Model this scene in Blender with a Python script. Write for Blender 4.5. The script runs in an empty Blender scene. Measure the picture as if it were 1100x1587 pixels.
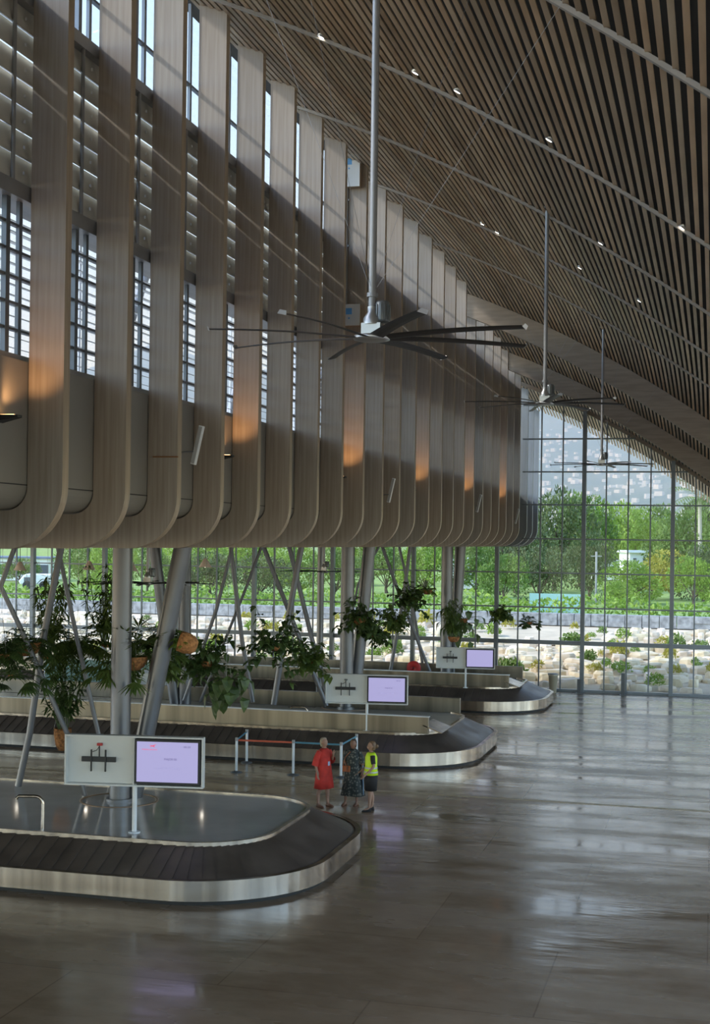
import bpy, bmesh, math, random
from mathutils import Vector, Matrix
random.seed(7)
C = bpy.context.scene.collection
SC = bpy.context.scene
PI = math.pi

# ---------------------------------------------------------------- camera
FPX = 2100.0                       # focal length in pixels of the 1100x1587 frame
YAW = math.atan(555/FPX)
ROLL = 0.0137
EYE = Vector((0, 0, 6.5))
FW = Vector((-math.sin(YAW), math.cos(YAW), 0))
RT = Vector((math.cos(YAW), math.sin(YAW), 0))
UP = Vector((0, 0, 1))
CR = RT*math.cos(ROLL) + UP*math.sin(ROLL)
CU = UP*math.cos(ROLL) - RT*math.sin(ROLL)
cam = bpy.data.cameras.new('camera'); co = bpy.data.objects.new('camera', cam); C.objects.link(co)
m3 = Matrix((CR, CU, -FW)).transposed()
co.matrix_world = Matrix.Translation(EYE) @ m3.to_4x4()
cam.sensor_width = 36; cam.lens = 36*FPX/1587
cam.shift_y = (838-793.5)/1587
cam.clip_end = 12000; cam.clip_start = 0.1
SC.camera = co

# ---------------------------------------------------------------- light
SUN_DIR = Vector((.66, .27, -.56)).normalized()     # direction the sunlight travels
sun = bpy.data.lights.new('sun', 'SUN'); sun.energy = 1.5; sun.angle = .06; sun.color = (1, .95, .86)
so = bpy.data.objects.new('sun', sun); C.objects.link(so)
so.rotation_euler = SUN_DIR.to_track_quat('-Z', 'Y').to_euler()
w = bpy.data.worlds.new('world'); SC.world = w; w.use_nodes = True
nt = w.node_tree; nt.nodes.clear()
sky = nt.nodes.new('ShaderNodeTexSky'); sky.sky_type = 'NISHITA'; sky.sun_disc = False
sky.sun_elevation = math.asin(-SUN_DIR.z); sky.sun_rotation = math.atan2(-SUN_DIR.x, -SUN_DIR.y)
sky.air_density = 1.1; sky.dust_density = .4; sky.ozone_density = 2.6
bg = nt.nodes.new('ShaderNodeBackground'); bg.inputs[1].default_value = .33
wo = nt.nodes.new('ShaderNodeOutputWorld')
nt.links.new(sky.outputs[0], bg.inputs[0]); nt.links.new(bg.outputs[0], wo.inputs[0])
SC.view_settings.view_transform = 'Standard'; SC.view_settings.look = 'None'
SC.view_settings.gamma = 1; SC.view_settings.use_curve_mapping = False
SC.view_settings.exposure = .85
SC.cycles.max_bounces = 10; SC.cycles.diffuse_bounces = 5; SC.cycles.glossy_bounces = 4
SC.cycles.transparent_max_bounces = 24; SC.cycles.caustics_reflective = False
SC.cycles.caustics_refractive = False
SC.cycles.sample_clamp_indirect = 6

# ---------------------------------------------------------------- helpers
def ray(x, y):
    return FW + CR*((x-550)/FPX) + CU*((838-y)/FPX)
def P(x, y, d): return EYE + ray(x, y)*d
def G(x, y, z=0):
    r = ray(x, y); return EYE + r*((z-EYE.z)/r.z)
def atY(x, y, Y):
    r = ray(x, y); return EYE + r*(Y/r.y)
def drop(y): return 0 if y < 40 else 1.9*((y-40)/20)**1.5
def roof(x, y):
    u = -x; return 10.95 + .72*u - .02*u*u - drop(y)
def rayroof(x, y, off=0):
    r = ray(x, y); a, b = 1, 120
    f = lambda t: (EYE.z+r.z*t) - (roof(r.x*t, r.y*t)-off)
    for i in range(60):
        m = (a+b)/2
        if f(m) > 0: b = m
        else: a = m
    return EYE + r*a

def node_mat(name):
    m = bpy.data.materials.new(name); m.use_nodes = True
    return m, m.node_tree, m.node_tree.nodes['Principled BSDF']
MATS = {}
def mat(name, col, rough=.5, metal=0, var=0, scale=3, stretch=(1, 1, 1), bump=0, col2=None, trans=0, emit=None, es=0, detail=4, attr=None, rvar=0, lo=.35, hi=.65, bscale=None):
    if name in MATS: return MATS[name]
    m, t, b = node_mat(name)
    N, L = t.nodes, t.links
    b.inputs['Base Color'].default_value = (*col, 1); b.inputs['Roughness'].default_value = rough
    b.inputs['Metallic'].default_value = metal
    if emit: b.inputs['Emission Color'].default_value = (*emit, 1); b.inputs['Emission Strength'].default_value = es
    tc = N.new('ShaderNodeTexCoord'); mp = N.new('ShaderNodeMapping'); L.new(tc.outputs['Object'], mp.inputs[0])
    mp.inputs['Scale'].default_value = stretch
    no = N.new('ShaderNodeTexNoise'); no.inputs['Scale'].default_value = scale; no.inputs['Detail'].default_value = detail
    L.new(mp.outputs[0], no.inputs[0])
    rp = N.new('ShaderNodeValToRGB'); rp.color_ramp.elements[0].position = lo; rp.color_ramp.elements[1].position = hi
    c2 = col2 or tuple(min(1, c*(1+var)) for c in col)
    c1 = col if col2 else tuple(c*(1-var) for c in col)
    rp.color_ramp.elements[0].color = (*c1, 1); rp.color_ramp.elements[1].color = (*c2, 1)
    L.new(no.outputs[0], rp.inputs[0]); out = rp.outputs[0]
    if attr:
        at = N.new('ShaderNodeAttribute'); at.attribute_name = attr
        mx = N.new('ShaderNodeMix'); mx.data_type = 'RGBA'; mx.blend_type = 'MULTIPLY'; mx.inputs[0].default_value = 1
        L.new(out, mx.inputs[6]); L.new(at.outputs['Color'], mx.inputs[7]); out = mx.outputs[2]
    L.new(out, b.inputs['Base Color'])
    if rvar:
        mr = N.new('ShaderNodeMapRange'); mr.inputs[3].default_value = rough-rvar; mr.inputs[4].default_value = rough+rvar
        mr.inputs[1].default_value = .3; mr.inputs[2].default_value = .7
        L.new(no.outputs[0], mr.inputs[0]); L.new(mr.outputs[0], b.inputs['Roughness'])
    if bump:
        bp = N.new('ShaderNodeBump'); bp.inputs['Strength'].default_value = bump; bp.inputs['Distance'].default_value = .02
        if bscale:
            n2 = N.new('ShaderNodeTexNoise'); n2.inputs['Scale'].default_value = bscale; n2.inputs['Detail'].default_value = 3
            L.new(mp.outputs[0], n2.inputs[0]); L.new(n2.outputs[0], bp.inputs['Height'])
        else: L.new(no.outputs[0], bp.inputs['Height'])
        L.new(bp.outputs[0], b.inputs['Normal'])
    if trans:
        tr = N.new('ShaderNodeBsdfTranslucent'); L.new(out, tr.inputs[0]); ms = N.new('ShaderNodeMixShader'); ms.inputs[0].default_value = trans
        L.new(b.outputs[0], ms.inputs[1]); L.new(tr.outputs[0], ms.inputs[2]); L.new(ms.outputs[0], N['Material Output'].inputs[0])
    MATS[name] = m
    return m

class MB:
    """collects shapes in world or local coordinates, then links them as ONE mesh object"""
    def __init__(s): s.v = []; s.f = []; s.mi = []; s.c = []; s.col = (1, 1, 1); s.m = 0; s.sm = []; s.smooth = False
    def add(s, vs, fs):
        o = len(s.v); s.v += [tuple(v) for v in vs]
        for f in fs: s.f.append([o+i for i in f]); s.mi.append(s.m); s.c.append(s.col); s.sm.append(s.smooth)
    def box(s, c, size, rot=None, bev=0):
        hx, hy, hz = size[0]/2, size[1]/2, size[2]/2
        vs = [Vector((x, y, z)) for x in (-hx, hx) for y in (-hy, hy) for z in (-hz, hz)]
        if rot is not None: vs = [rot @ v for v in vs]
        c = Vector(c); s.add([c+v for v in vs], [(0, 1, 3, 2), (4, 6, 7, 5), (0, 4, 5, 1), (2, 3, 7, 6), (0, 2, 6, 4), (1, 5, 7, 3)])
    def b2(s, a, b): s.box(((a[0]+b[0])/2, (a[1]+b[1])/2, (a[2]+b[2])/2), (abs(b[0]-a[0]), abs(b[1]-a[1]), abs(b[2]-a[2])))
    def bar(s, a, b, wd, h, up=Vector((0, 0, 1))):
        a, b = Vector(a), Vector(b); d = (b-a).normalized(); x = d.cross(up)
        if x.length < 1e-4: x = d.cross(Vector((1, 0, 0)))
        x.normalize(); y = x.cross(d)
        vs = [p+x*sx*wd/2+y*sy*h/2 for p in (a, b) for sx, sy in ((-1, -1), (1, -1), (1, 1), (-1, 1))]
        s.add(vs, [(0, 1, 2, 3), (7, 6, 5, 4), (0, 4, 5, 1), (1, 5, 6, 2), (2, 6, 7, 3), (3, 7, 4, 0)])
    def tube(s, pts, r, n=10, caps=True):
        pts = [Vector(p) for p in pts]; rs = r if isinstance(r, (list, tuple)) else [r]*len(pts)
        sm = s.smooth; s.smooth = True
        rings = []; px = None
        for i, p in enumerate(pts):
            d = (pts[min(i+1, len(pts)-1)]-pts[max(i-1, 0)]).normalized()
            x = (px - d*px.dot(d)) if px is not None else d.cross(Vector((0, 0, 1)) if abs(d.z) < .9 else Vector((1, 0, 0)))
            x.normalize(); px = x; y = d.cross(x)
            rings.append([p+(x*math.cos(2*PI*k/n)+y*math.sin(2*PI*k/n))*rs[i] for k in range(n)])
        vs = [v for g in rings for v in g]; fs = []
        for i in range(len(pts)-1):
            for k in range(n):
                a = i*n+k; b = i*n+(k+1) % n; fs.append((a, b, b+n, a+n))
        s.add(vs, fs)
        if caps:
            s.smooth = False
            s.add(rings[0], [tuple(range(n))[::-1]]); s.add(rings[-1], [tuple(range(n))])
        s.smooth = sm
    def lathe(s, c, prof, n=24, sx=1, sy=1, rot=None):
        c = Vector(c); vs = []; sm = s.smooth; s.smooth = True
        for r, z in prof:
            for k in range(n):
                v = Vector((r*sx*math.cos(2*PI*k/n), r*sy*math.sin(2*PI*k/n), z))
                if rot is not None: v = rot @ v
                vs.append(c+v)
        fs = [(i*n+k, i*n+(k+1) % n, (i+1)*n+(k+1) % n, (i+1)*n+k) for i in range(len(prof)-1) for k in range(n)]
        s.add(vs, fs); s.smooth = sm
    def loft(s, loops, closed=True, cap=False):
        n = len(loops[0]); vs = [v for l in loops for v in l]; m = n if closed else n-1
        fs = [(i*n+k, i*n+(k+1) % n, (i+1)*n+(k+1) % n, (i+1)*n+k) for i in range(len(loops)-1) for k in range(m)]
        if cap: fs += [tuple(range(n))[::-1], tuple((len(loops)-1)*n+k for k in range(n))]
        s.add(vs, fs)
    def build(s, name, mats, parent=None, loc=None, bevel=0, link=True, world=False, sub=0):
        off = Vector((0, 0, 0))
        if loc is not None and parent is None: off = Vector(loc)
        if world and parent is not None:
            q = parent
            while q is not None: off += q.location; q = q.parent
        me = bpy.data.meshes.new(name); me.from_pydata([Vector(v)-off for v in s.v], [], s.f); me.update()
        if not isinstance(mats, (list, tuple)): mats = [mats]
        for m in mats: me.materials.append(m)
        me.polygons.foreach_set('material_index', s.mi); me.polygons.foreach_set('use_smooth', s.sm)
        if any(c != (1, 1, 1) for c in s.c):
            ca = me.color_attributes.new('tint', 'FLOAT_COLOR', 'CORNER')
            arr = []
            for p, c in zip(me.polygons, s.c): arr += [*c, 1]*p.loop_total
            ca.data.foreach_set('color', arr)
        bm = bmesh.new(); bm.from_mesh(me); bmesh.ops.recalc_face_normals(bm, faces=bm.faces); bm.to_mesh(me); bm.free()
        o = bpy.data.objects.new(name, me); C.objects.link(o)
        if parent: o.parent = parent
        elif loc is not None: o.location = loc
        if bevel:
            b = o.modifiers.new('b', 'BEVEL'); b.width = bevel; b.segments = 2; b.limit_method = 'ANGLE'
        return o
def tag(o, label, cat, group=None, kind=None):
    if label: o['label'] = label
    if cat: o['category'] = cat
    if group: o['group'] = group
    if kind: o['kind'] = kind
    return o
def thing(name, label, cat, loc=(0, 0, 0), rz=0, group=None):
    o = bpy.data.objects.new(name, None); C.objects.link(o); o.empty_display_size = .2
    o.location = loc; o.rotation_euler = (0, 0, rz); return tag(o, label, cat, group)
def struct(mb, name, m, label=None, cat=None):
    o = mb.build(name, m); o['kind'] = 'structure'
    if label: o['label'] = label
    if cat: o['category'] = cat
    return o
def dup(root, loc, rz=None, label=None, group=None, scale=None):
    r = root.copy(); C.objects.link(r); r.location = loc
    if rz is not None: r.rotation_euler = (0, 0, rz)
    if label: r['label'] = label
    if group: r['group'] = group
    if scale: r.scale = (scale,)*3 if not isinstance(scale, tuple) else scale
    for ch in root.children:
        c = ch.copy(); C.objects.link(c); c.parent = r
        for g in ch.children:
            d = g.copy(); C.objects.link(d); d.parent = c
    return r
ORD = ['first', 'second', 'third', 'fourth', 'fifth', 'sixth', 'seventh', 'eighth', 'ninth', 'tenth', 'eleventh', 'twelfth', 'thirteenth',
       'fourteenth', 'fifteenth', 'sixteenth', 'seventeenth', 'eighteenth', 'nineteenth', 'twentieth', 'twenty-first', 'twenty-second',
       'twenty-third', 'twenty-fourth', 'twenty-fifth', 'twenty-sixth', 'twenty-seventh']

# ---------------------------------------------------------------- materials
WOODC = mat('fin_wood', (.31, .265, .22), .55, scale=2.2, stretch=(9, 9, .35), col2=(.41, .365, .32), detail=6, lo=.3, hi=.7, attr='tint')
WOODE = mat('fin_edge_wood', (.42, .33, .24), .45, scale=3, stretch=(6, 6, .4), var=.12)
SLAT = mat('slat_wood', (.60, .455, .31), .5, scale=1.1, stretch=(4, .6, 4), col2=(.78, .63, .46), attr='tint')
BACK = mat('roof_backing', (.018, .018, .02), .9)
BEAMM = mat('glulam_beam', (.30, .24, .18), .5, scale=1.2, stretch=(1, 1, 8), var=.12)
RAILM = mat('track_grey', (.34, .31, .28), .45, metal=.3, var=.05)
PANEL = mat('parapet_panel', (.25, .24, .22), .42, var=.04, scale=.6)
LOUV = mat('louvre_blade_grey', (.55, .53, .47), .5, var=.05)
STEEL = mat('painted_steel', (.30, .30, .30), .4, metal=.35, var=.05)
DSTEEL = mat('dark_steel', (.12, .125, .13), .45, metal=.4, var=.1)
WSTEEL = mat('white_steel', (.72, .74, .76), .45, var=.04)
MULL = mat('mullion_grey', (.16, .18, .20), .4, metal=.5, var=.05)
PIPEM = mat('pipe_grey', (.16, .16, .17), .4, metal=.4, var=.06, scale=1.5)
COLM = mat('column_grey', (.15, .15, .155), .32, metal=.45, var=.06, scale=1.5)
FLOORM = None
STAIN = mat('brushed_stainless', (.46, .385, .31), .27, metal=1, scale=1.3, stretch=(2.2, 2.2, .05), var=.35, bump=.04, bscale=2.5)
FEED = mat('feeder_wall_steel', (.25, .215, .165), .36, metal=.8, scale=1.1, stretch=(2.2, 2.2, .05), var=.3)
RUB = mat('carousel_plate_black', (.085, .065, .052), .40, scale=2, var=.25, rvar=.08)
GLOSS = mat('glossy_island_top', (.60, .57, .54), .06, metal=.25, scale=.6, var=.12, rvar=.03)
PLINTH = mat('plinth_black', (.012, .012, .012), .6)
WHITE = mat('sign_white', (.62, .63, .62), .45, var=.02)
BLACK = mat('matte_black', (.02, .02, .022), .5)
FANB = mat('fan_blade_charcoal', (.05, .045, .042), .4, metal=.3)
ALU = mat('cast_aluminium', (.5, .49, .47), .35, metal=.8, var=.08)
BASKET = mat('coir_basket', (.30, .13, .045), .9, scale=18, var=.45, bump=.6)
STONE = mat('pale_stone', (.72, .60, .43), .9, scale=.9, col2=(.88, .78, .62), bump=.3, attr='tint')

def glass_mat(name, tint=(.96, .98, 1), refl=.06):
    m = bpy.data.materials.new(name); m.use_nodes = True; t = m.node_tree; t.nodes.clear()
    tr = t.nodes.new('ShaderNodeBsdfTransparent'); tr.inputs[0].default_value = (*tint, 1)
    gl = t.nodes.new('ShaderNodeBsdfGlossy'); gl.inputs['Roughness'].default_value = .02
    fr = t.nodes.new('ShaderNodeFresnel'); fr.inputs[0].default_value = 1.25
    mx = t.nodes.new('ShaderNodeMixShader'); o = t.nodes.new('ShaderNodeOutputMaterial')
    t.links.new(fr.outputs[0], mx.inputs[0]); t.links.new(tr.outputs[0], mx.inputs[1]); t.links.new(gl.outputs[0], mx.inputs[2]); t.links.new(mx.outputs[0], o.inputs[0])
    return m
GLASS = glass_mat('window_glass')
TEAL = glass_mat('teal_glass', (.42, .62, .58))

def floor_mat():
    m, t, b = node_mat('polished_concrete'); N, L = t.nodes, t.links
    tc = N.new('ShaderNodeTexCoord')
    def noise(scale, st, det=5, rough=.6):
        mp = N.new('ShaderNodeMapping'); mp.inputs['Scale'].default_value = st; L.new(tc.outputs['Object'], mp.inputs[0])
        n = N.new('ShaderNodeTexNoise'); n.inputs['Scale'].default_value = scale; n.inputs['Detail'].default_value = det; n.inputs['Roughness'].default_value = rough
        L.new(mp.outputs[0], n.inputs[0]); return n
    n1 = noise(.22, (1, 1, 1)); n2 = noise(1.6, (1, 1.6, 1), 6); n3 = noise(.5, (.5, 1.6, 1), 4)
    br = N.new('ShaderNodeTexBrick'); L.new(tc.outputs['Object'], br.inputs[0])
    br.inputs['Scale'].default_value = 1; br.inputs['Brick Width'].default_value = 4.6; br.inputs['Row Height'].default_value = 3.1; br.inputs['Mortar Size'].default_value = .012
    br.inputs['Color1'].default_value = (.8, .8, .8, 1); br.inputs['Color2'].default_value = (1.1, 1.1, 1.1, 1); br.inputs['Mortar'].default_value = (.55, .52, .5, 1)
    rp = N.new('ShaderNodeValToRGB'); e = rp.color_ramp.elements
    e[0].position = .3; e[0].color = (.23, .145, .08, 1); e[1].position = .7; e[1].color = (.40, .28, .18, 1)
    mixn = N.new('ShaderNodeMath'); mixn.operation = 'ADD'
    h = N.new('ShaderNodeMath'); h.operation = 'MULTIPLY'; h.inputs[1].default_value = .5
    h2 = N.new('ShaderNodeMath'); h2.operation = 'MULTIPLY'; h2.inputs[1].default_value = .5
    L.new(n1.outputs[0], h.inputs[0]); L.new(n2.outputs[0], h2.inputs[0]); L.new(h.outputs[0], mixn.inputs[0]); L.new(h2.outputs[0], mixn.inputs[1])
    L.new(mixn.outputs[0], rp.inputs[0])
    mx = N.new('ShaderNodeMix'); mx.data_type = 'RGBA'; mx.blend_type = 'MULTIPLY'; mx.inputs[0].default_value = .8
    L.new(rp.outputs[0], mx.inputs[6]); L.new(br.outputs[0], mx.inputs[7]); L.new(mx.outputs[2], b.inputs['Base Color'])
    mr = N.new('ShaderNodeMapRange'); mr.inputs[1].default_value = .35; mr.inputs[2].default_value = .65; mr.inputs[3].default_value = .08; mr.inputs[4].default_value = .36
    L.new(n3.outputs[0], mr.inputs[0]); L.new(mr.outputs[0], b.inputs['Roughness'])
    bp = N.new('ShaderNodeBump'); bp.inputs['Strength'].default_value = .4; bp.inputs['Distance'].default_value = .02
    n4 = noise(.9, (.55, 2.0, 1), 4, .55); L.new(n4.outputs[0], bp.inputs['Height']); L.new(bp.outputs[0], b.inputs['Normal'])
    b.inputs['IOR'].default_value = 1.55
    return m
FLOORM = floor_mat()

# ---------------------------------------------------------------- setting: floor, roof
XR = 4.6            # right edge of the roof
XW = -8.16           # front face of the fin wall
YE = 60.0            # glazed end wall
mb = MB(); mb.b2((-38, -16, -.3), (12, YE+.3, 0)); struct(mb, 'floor', FLOORM)
mb = MB(); mb.b2((-24, 34.18, 0), (12, 34.36, .006)); struct(mb, 'trim_1', mat('brass_joint', (.55, .42, .26), .5, metal=.1, var=.1), 'pale brass joint strip across the concrete floor', 'floor trim')

Yn = [-15+2*i for i in range(41)]
mb = MB(); k = 0; x = -8.75
while x < XR-.1:
    v = random.uniform(.72, 1.15); t = random.uniform(-.05, .08); mb.col = (v*(1+t), v, v*(1-t))
    ys = [y for y in Yn if y <= 66]
    loops = [[Vector((x+dx*.032, y, roof(x, y)+dz)) for dx, dz in ((-1, 0), (1, 0), (1, .028), (-1, .028))] for y in ys]
    mb.loft(loops, cap=True)
    x += .166/math.sqrt(1+(.72+.04*x)**2)
struct(mb, 'ceiling', SLAT, 'curved ceiling of parallel timber slats', 'ceiling')
mb = MB(); xs = [-9.6+.6*i for i in range(24)]
for y0, y1 in zip([y for y in Yn if y < 66], [y for y in Yn if 66 >= y > -15]):
    for x0, x1 in zip(xs[:-1], xs[1:]):
        q = [Vector((a, b, roof(a, b)+.30)) for a, b in ((x0, y0), (x1, y0), (x1, y1), (x0, y1))]
        mb.add(q, [(0, 1, 2, 3)]); mb.add([v+Vector((0, 0, .25)) for v in q], [(0, 1, 2, 3)])
struct(mb, 'ceiling_deck', BACK, 'dark roof deck above the slats', 'roof')
# arched glulam beams
def arch(Yb, hgt, thick, off=0, x0=-8.7, x1=XR):
    mb = MB(); loops = []
    x = x0
    while x <= x1+.01:
        z = roof(x, Yb)+off; s = .72+.04*x; nx, nz = s/math.hypot(1, s), 1/math.hypot(1, s)
        loops.append([Vector((x, Yb-thick/2, z)), Vector((x, Yb+thick/2, z)), Vector((x-nx*hgt, Yb+thick/2, z-nz*hgt)), Vector((x-nx*hgt, Yb-thick/2, z-nz*hgt))])
        x += .45
    mb.loft(loops, cap=True); return mb
for Yb, hh, lab in ((47.0, .74, 'nearer'), (55.0, .66, 'farther')):
    o = arch(Yb, hh, .3).build('arched_beam', BEAMM, loc=(-8.2, Yb, roof(-8.2, Yb)))
    tag(o, f'{lab} of two large arched timber beams under the slatted ceiling', 'beam', 'arched roof beams')
struct(arch(YE, .16, .2), 'trim_2', BEAMM, 'slim arched edge beam along the top of the end glazing', 'beam')
# thin metal tracks crossing the slats
NT = ['nearest metal track crossing the dark slats top right', 'metal track with four downlights, second nearest the camera', 'third metal track crossing the ceiling from the camera',
      'fourth metal track crossing the ceiling from the camera', 'fifth metal track, last before the arched beams']
for i, Yt in enumerate((13.9, 21.1, 27.3, 33.4, 40.0)):
    o = arch(Yt, .055, .07, off=-.0).build('ceiling_track', RAILM, loc=(-8.2, Yt, roof(-8.2, Yt)))
    tag(o, NT[i], 'ceiling track', 'metal ceiling tracks')

# downlights
LENS = mat('lamp_lens', (1, .95, .85), .3, emit=(1, .93, .8), es=9)
DL = [(402, 25), (497, 58), (643, 114), (708, 143), (850, 218), (1056, 354), (770, 361), (898, 416), (990, 467), (747, 348), (930, 378)]
for i, (x, y) in enumerate(DL):
    p = rayroof(x, y, .03)
    r = thing('downlight', f'small round ceiling downlight, {ORD[i]} listed from top left', 'downlight', p, group='ceiling downlights')
    s = .72+.04*p.x; rot = Matrix.Rotation(-math.atan(s)*-1, 3, 'Y')
    m = MB(); m.lathe((0, 0, 0), [(.055, .0), (.07, .0), (.07, .10), (.055, .10), (.05, .02)], 16, rot=rot); m.build('housing', ALU, r)
    m = MB(); m.lathe((0, 0, 0), [(.0, .006), (.052, .006)], 16, rot=rot); m.build('lens', LENS, r)
dlnames = ['leftmost near the fin tops', 'just left of the long fan pole', 'first right of the long fan pole', 'second right of the long fan pole', 'upper right on the second metal track',
           'far right below the second metal track', 'near the middle fan pole, left side', 'right of the middle fan pole', 'lowest right above the arched beam', 'smallest, left of the middle fan pole', 'beside the third metal track']
for o, n in zip([o for o in C.objects if o.name.startswith('downlight')], dlnames): o['label'] = 'small bright round ceiling downlight, '+n

# ---------------------------------------------------------------- timber fins
N0, NF = -1, 23
SP = 1.94
def fin_y(n): return 16.0+SP*n
ZB = 6.33
def fin_profile(y):
    zt = roof(XW, y)+.03; out = []; inn = []
    nz = 8
    for i in range(nz+1):
        z = zt+(ZB+.82-zt)*i/nz; out.append((XW, z)); inn.append((XW-.5, z if i else z+.17))
    for i in range(1, 13):
        a = PI/2*i/12
        out.append((XW-.82+.82*math.cos(a), ZB+.82-.82*math.sin(a)))
        inn.append((XW-.82+.32*math.cos(a), ZB+.82-.32*math.sin(a)))
    out.append((-12.3, ZB)); inn.append((-12.3, ZB+.5))
    return out, inn
def make_fin(n):
    y = fin_y(n); out, inn = fin_profile(y); t = .17; mb = MB()
    v = random.uniform(.86, 1.06); c = random.uniform(-.04, .05)
    mb.col = (v*(1+c), v, v*(1-c))
    m = len(out)
    for yy in (y, y+t):
        vs = [Vector((a, yy, b)) for a, b in out]+[Vector((a, yy, b)) for a, b in inn]
        mb.m = 0; mb.add(vs, [(i, i+1, m+i+1, m+i) for i in range(m-1)])
    for prof, mi in ((out, 1), (inn, 0)):
        mb.m = mi; mb.smooth = False
        vs = [Vector((a, yy, b)) for yy in (y, y+t) for a, b in prof]
        mb.add(vs, [(i, i+1, m+i+1, m+i) for i in range(m-1)])
    mb.m = 0
    mb.add([Vector((a, yy, b)) for a, b in (out[0], inn[0]) for yy in (y, y+t)], [(0, 1, 3, 2)])
    mb.add([Vector((a, yy, b)) for a, b in (out[-1], inn[-1]) for yy in (y, y+t)], [(0, 1, 3, 2)])
    return mb
FIN_OUT = mat('fin_grey_outdoor', (.24, .26, .27), .5, scale=2, stretch=(6, 6, .3), var=.08)
for n in range(N0, NF):
    o = make_fin(n).build('timber_fin', [WOODC, WOODE], loc=(XW, fin_y(n), ZB))
    tag(o, f'tall timber fin curving in at the foot, {ORD[n+1]} from the camera' if n >= 0 else 'timber fin nearest the camera at the left frame edge', 'wall fin', 'timber fins of the left wall')
for k, n in enumerate((NF+.3, NF+1.3, NF+2.3)):
    o = make_fin(n).build('outdoor_fin', [FIN_OUT, FIN_OUT], loc=(XW, fin_y(n), ZB))
    tag(o, f'pale grey outdoor fin beyond the end glazing, {ORD[k]} outside', 'wall fin', 'outdoor fins')

# parapet behind the fins, with rounded lower edge, and slab
def extr(prof, y0, y1, mb=None, cap=True):
    mb = mb or MB(); mb.loft([[Vector((a, y0, b)) for a, b in prof], [Vector((a, y1, b)) for a, b in prof]], cap=cap); return mb
XP = XW-.5-.012
prof = [(XP, 8.77), (XP, ZB+.84)]
for i in range(1, 11):
    a = PI/2*i/10; prof.append((XP-.32+.32*math.cos(a), ZB+.84-.32*math.sin(a)))
prof += [(-12.3, ZB+.52), (-12.3, ZB+.9), (XP-.25, ZB+.9), (XP-.25, 8.77)]
mb = extr(prof, -14, 65.3)
struct(mb, 'wall_left', PANEL, 'grey parapet panels recessed between the fins with rounded lower edge', 'wall')
mb = MB(); mb.b2((XP+.001, -14, ZB+.83), (XP+.004, YE, ZB+.845)); struct(mb, 'trim_3', BLACK, 'dark joint line in the grey parapet', 'trim')
mb = MB(); mb.b2((-38, -14, ZB+.07), (-12.3, YE, ZB+.55)); struct(mb, 'ceiling_lower', mat('soffit_grey', (.16, .16, .155), .6, var=.04), 'flat grey soffit over the left part of the hall', 'ceiling')
# horizontal box beams of the upper facade
mb = MB(); mb.b2((XP-.55, -14, 10.86), (XP-.02, YE, 11.06)); mb.b2((XP-.55, -14, 13.42), (XP-.02, YE-.2, 13.6)); mb.b2((XP-.26, -14, 8.77), (XP-.1, YE, 8.86))
struct(mb, 'trim_4', STEEL, 'grey horizontal box beams behind the fins', 'beam')
# glazing frames
mb = MB()
for n in range(N0-1, NF):
    y0 = fin_y(n)+.17; y1 = fin_y(n+1); ym = y1-.37; y1 += .18
    if y0 > YE-1: break
    zt = roof(XP, y0)
    for za, zb_ in ((8.86, 10.86), (13.6, zt)):
        mb.bar((XP-.14, ym, za), (XP-.14, ym, zb_), .07, .1, up=Vector((0, 1, 0)))
        mb.bar((XP-.14, y1-.21, za), (XP-.14, y1-.21, zb_), .05, .08, up=Vector((0, 1, 0)))
    z = 9.18
    while z < 10.8: mb.b2((XP-.19, y0, z-.018), (XP-.12, y1, z+.018)); z += .34
    for z in (14.3,): mb.b2((XP-.19, y0, z-.02), (XP-.12, y1, z+.02))
win = struct(mb, 'window_1', MULL, 'upper glazing behind the timber fins', 'window')
mb = MB()
for a, b in ((8.86, 10.86), (13.6, 15.6)):
    mb.add([Vector((XP-.155, y, z)) for y, z in ((-14, a), (YE, a), (YE, min(b, roof(XP, YE)) if b > 11 else b), (40, b), (-14, b))], [(0, 1, 2, 3, 4)])
mb.build('window_pane', GLASS, win)
# louvre banks
def louvre(y0, y1):
    mb = MB(); z = 11.10
    while z < 13.40:
        mb.box((XP-.13, (y0+y1)/2, z+.17), (.022, y1-y0, .37), Matrix.Rotation(math.radians(-14), 3, 'Y')); z += .335
    return mb
for n in range(N0, NF-1):
    y0 = fin_y(n)+.18; y1 = fin_y(n+1)+.175
    r = thing('louvre_bank', f'bank of grey louvre blades behind the {ORD[n+1]} fin from the camera' if n >= 0 else 'bank of grey louvre blades in the first gap at the left edge', 'louvre', (XP-.13, (y0+y1)/2, 11.06), group='louvre banks between fins')
    louvre(y0, y1).build('blades', LOUV, r, world=True)
    m = MB(); m.tube([(XP-.05, y1-.55, 11.06), (XP-.05, y1-.55, 13.42)], .03, 8); m.build('operating_post', STEEL, r, world=True)
    z = 11.2
    while z < 13.4 and n < 9:
        m = MB(); m.box((XP-.075, y1-.22, z+.03), (.02, .025, .04)); m.build('blade_clip', WSTEEL, r, world=True); z += .335
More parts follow.
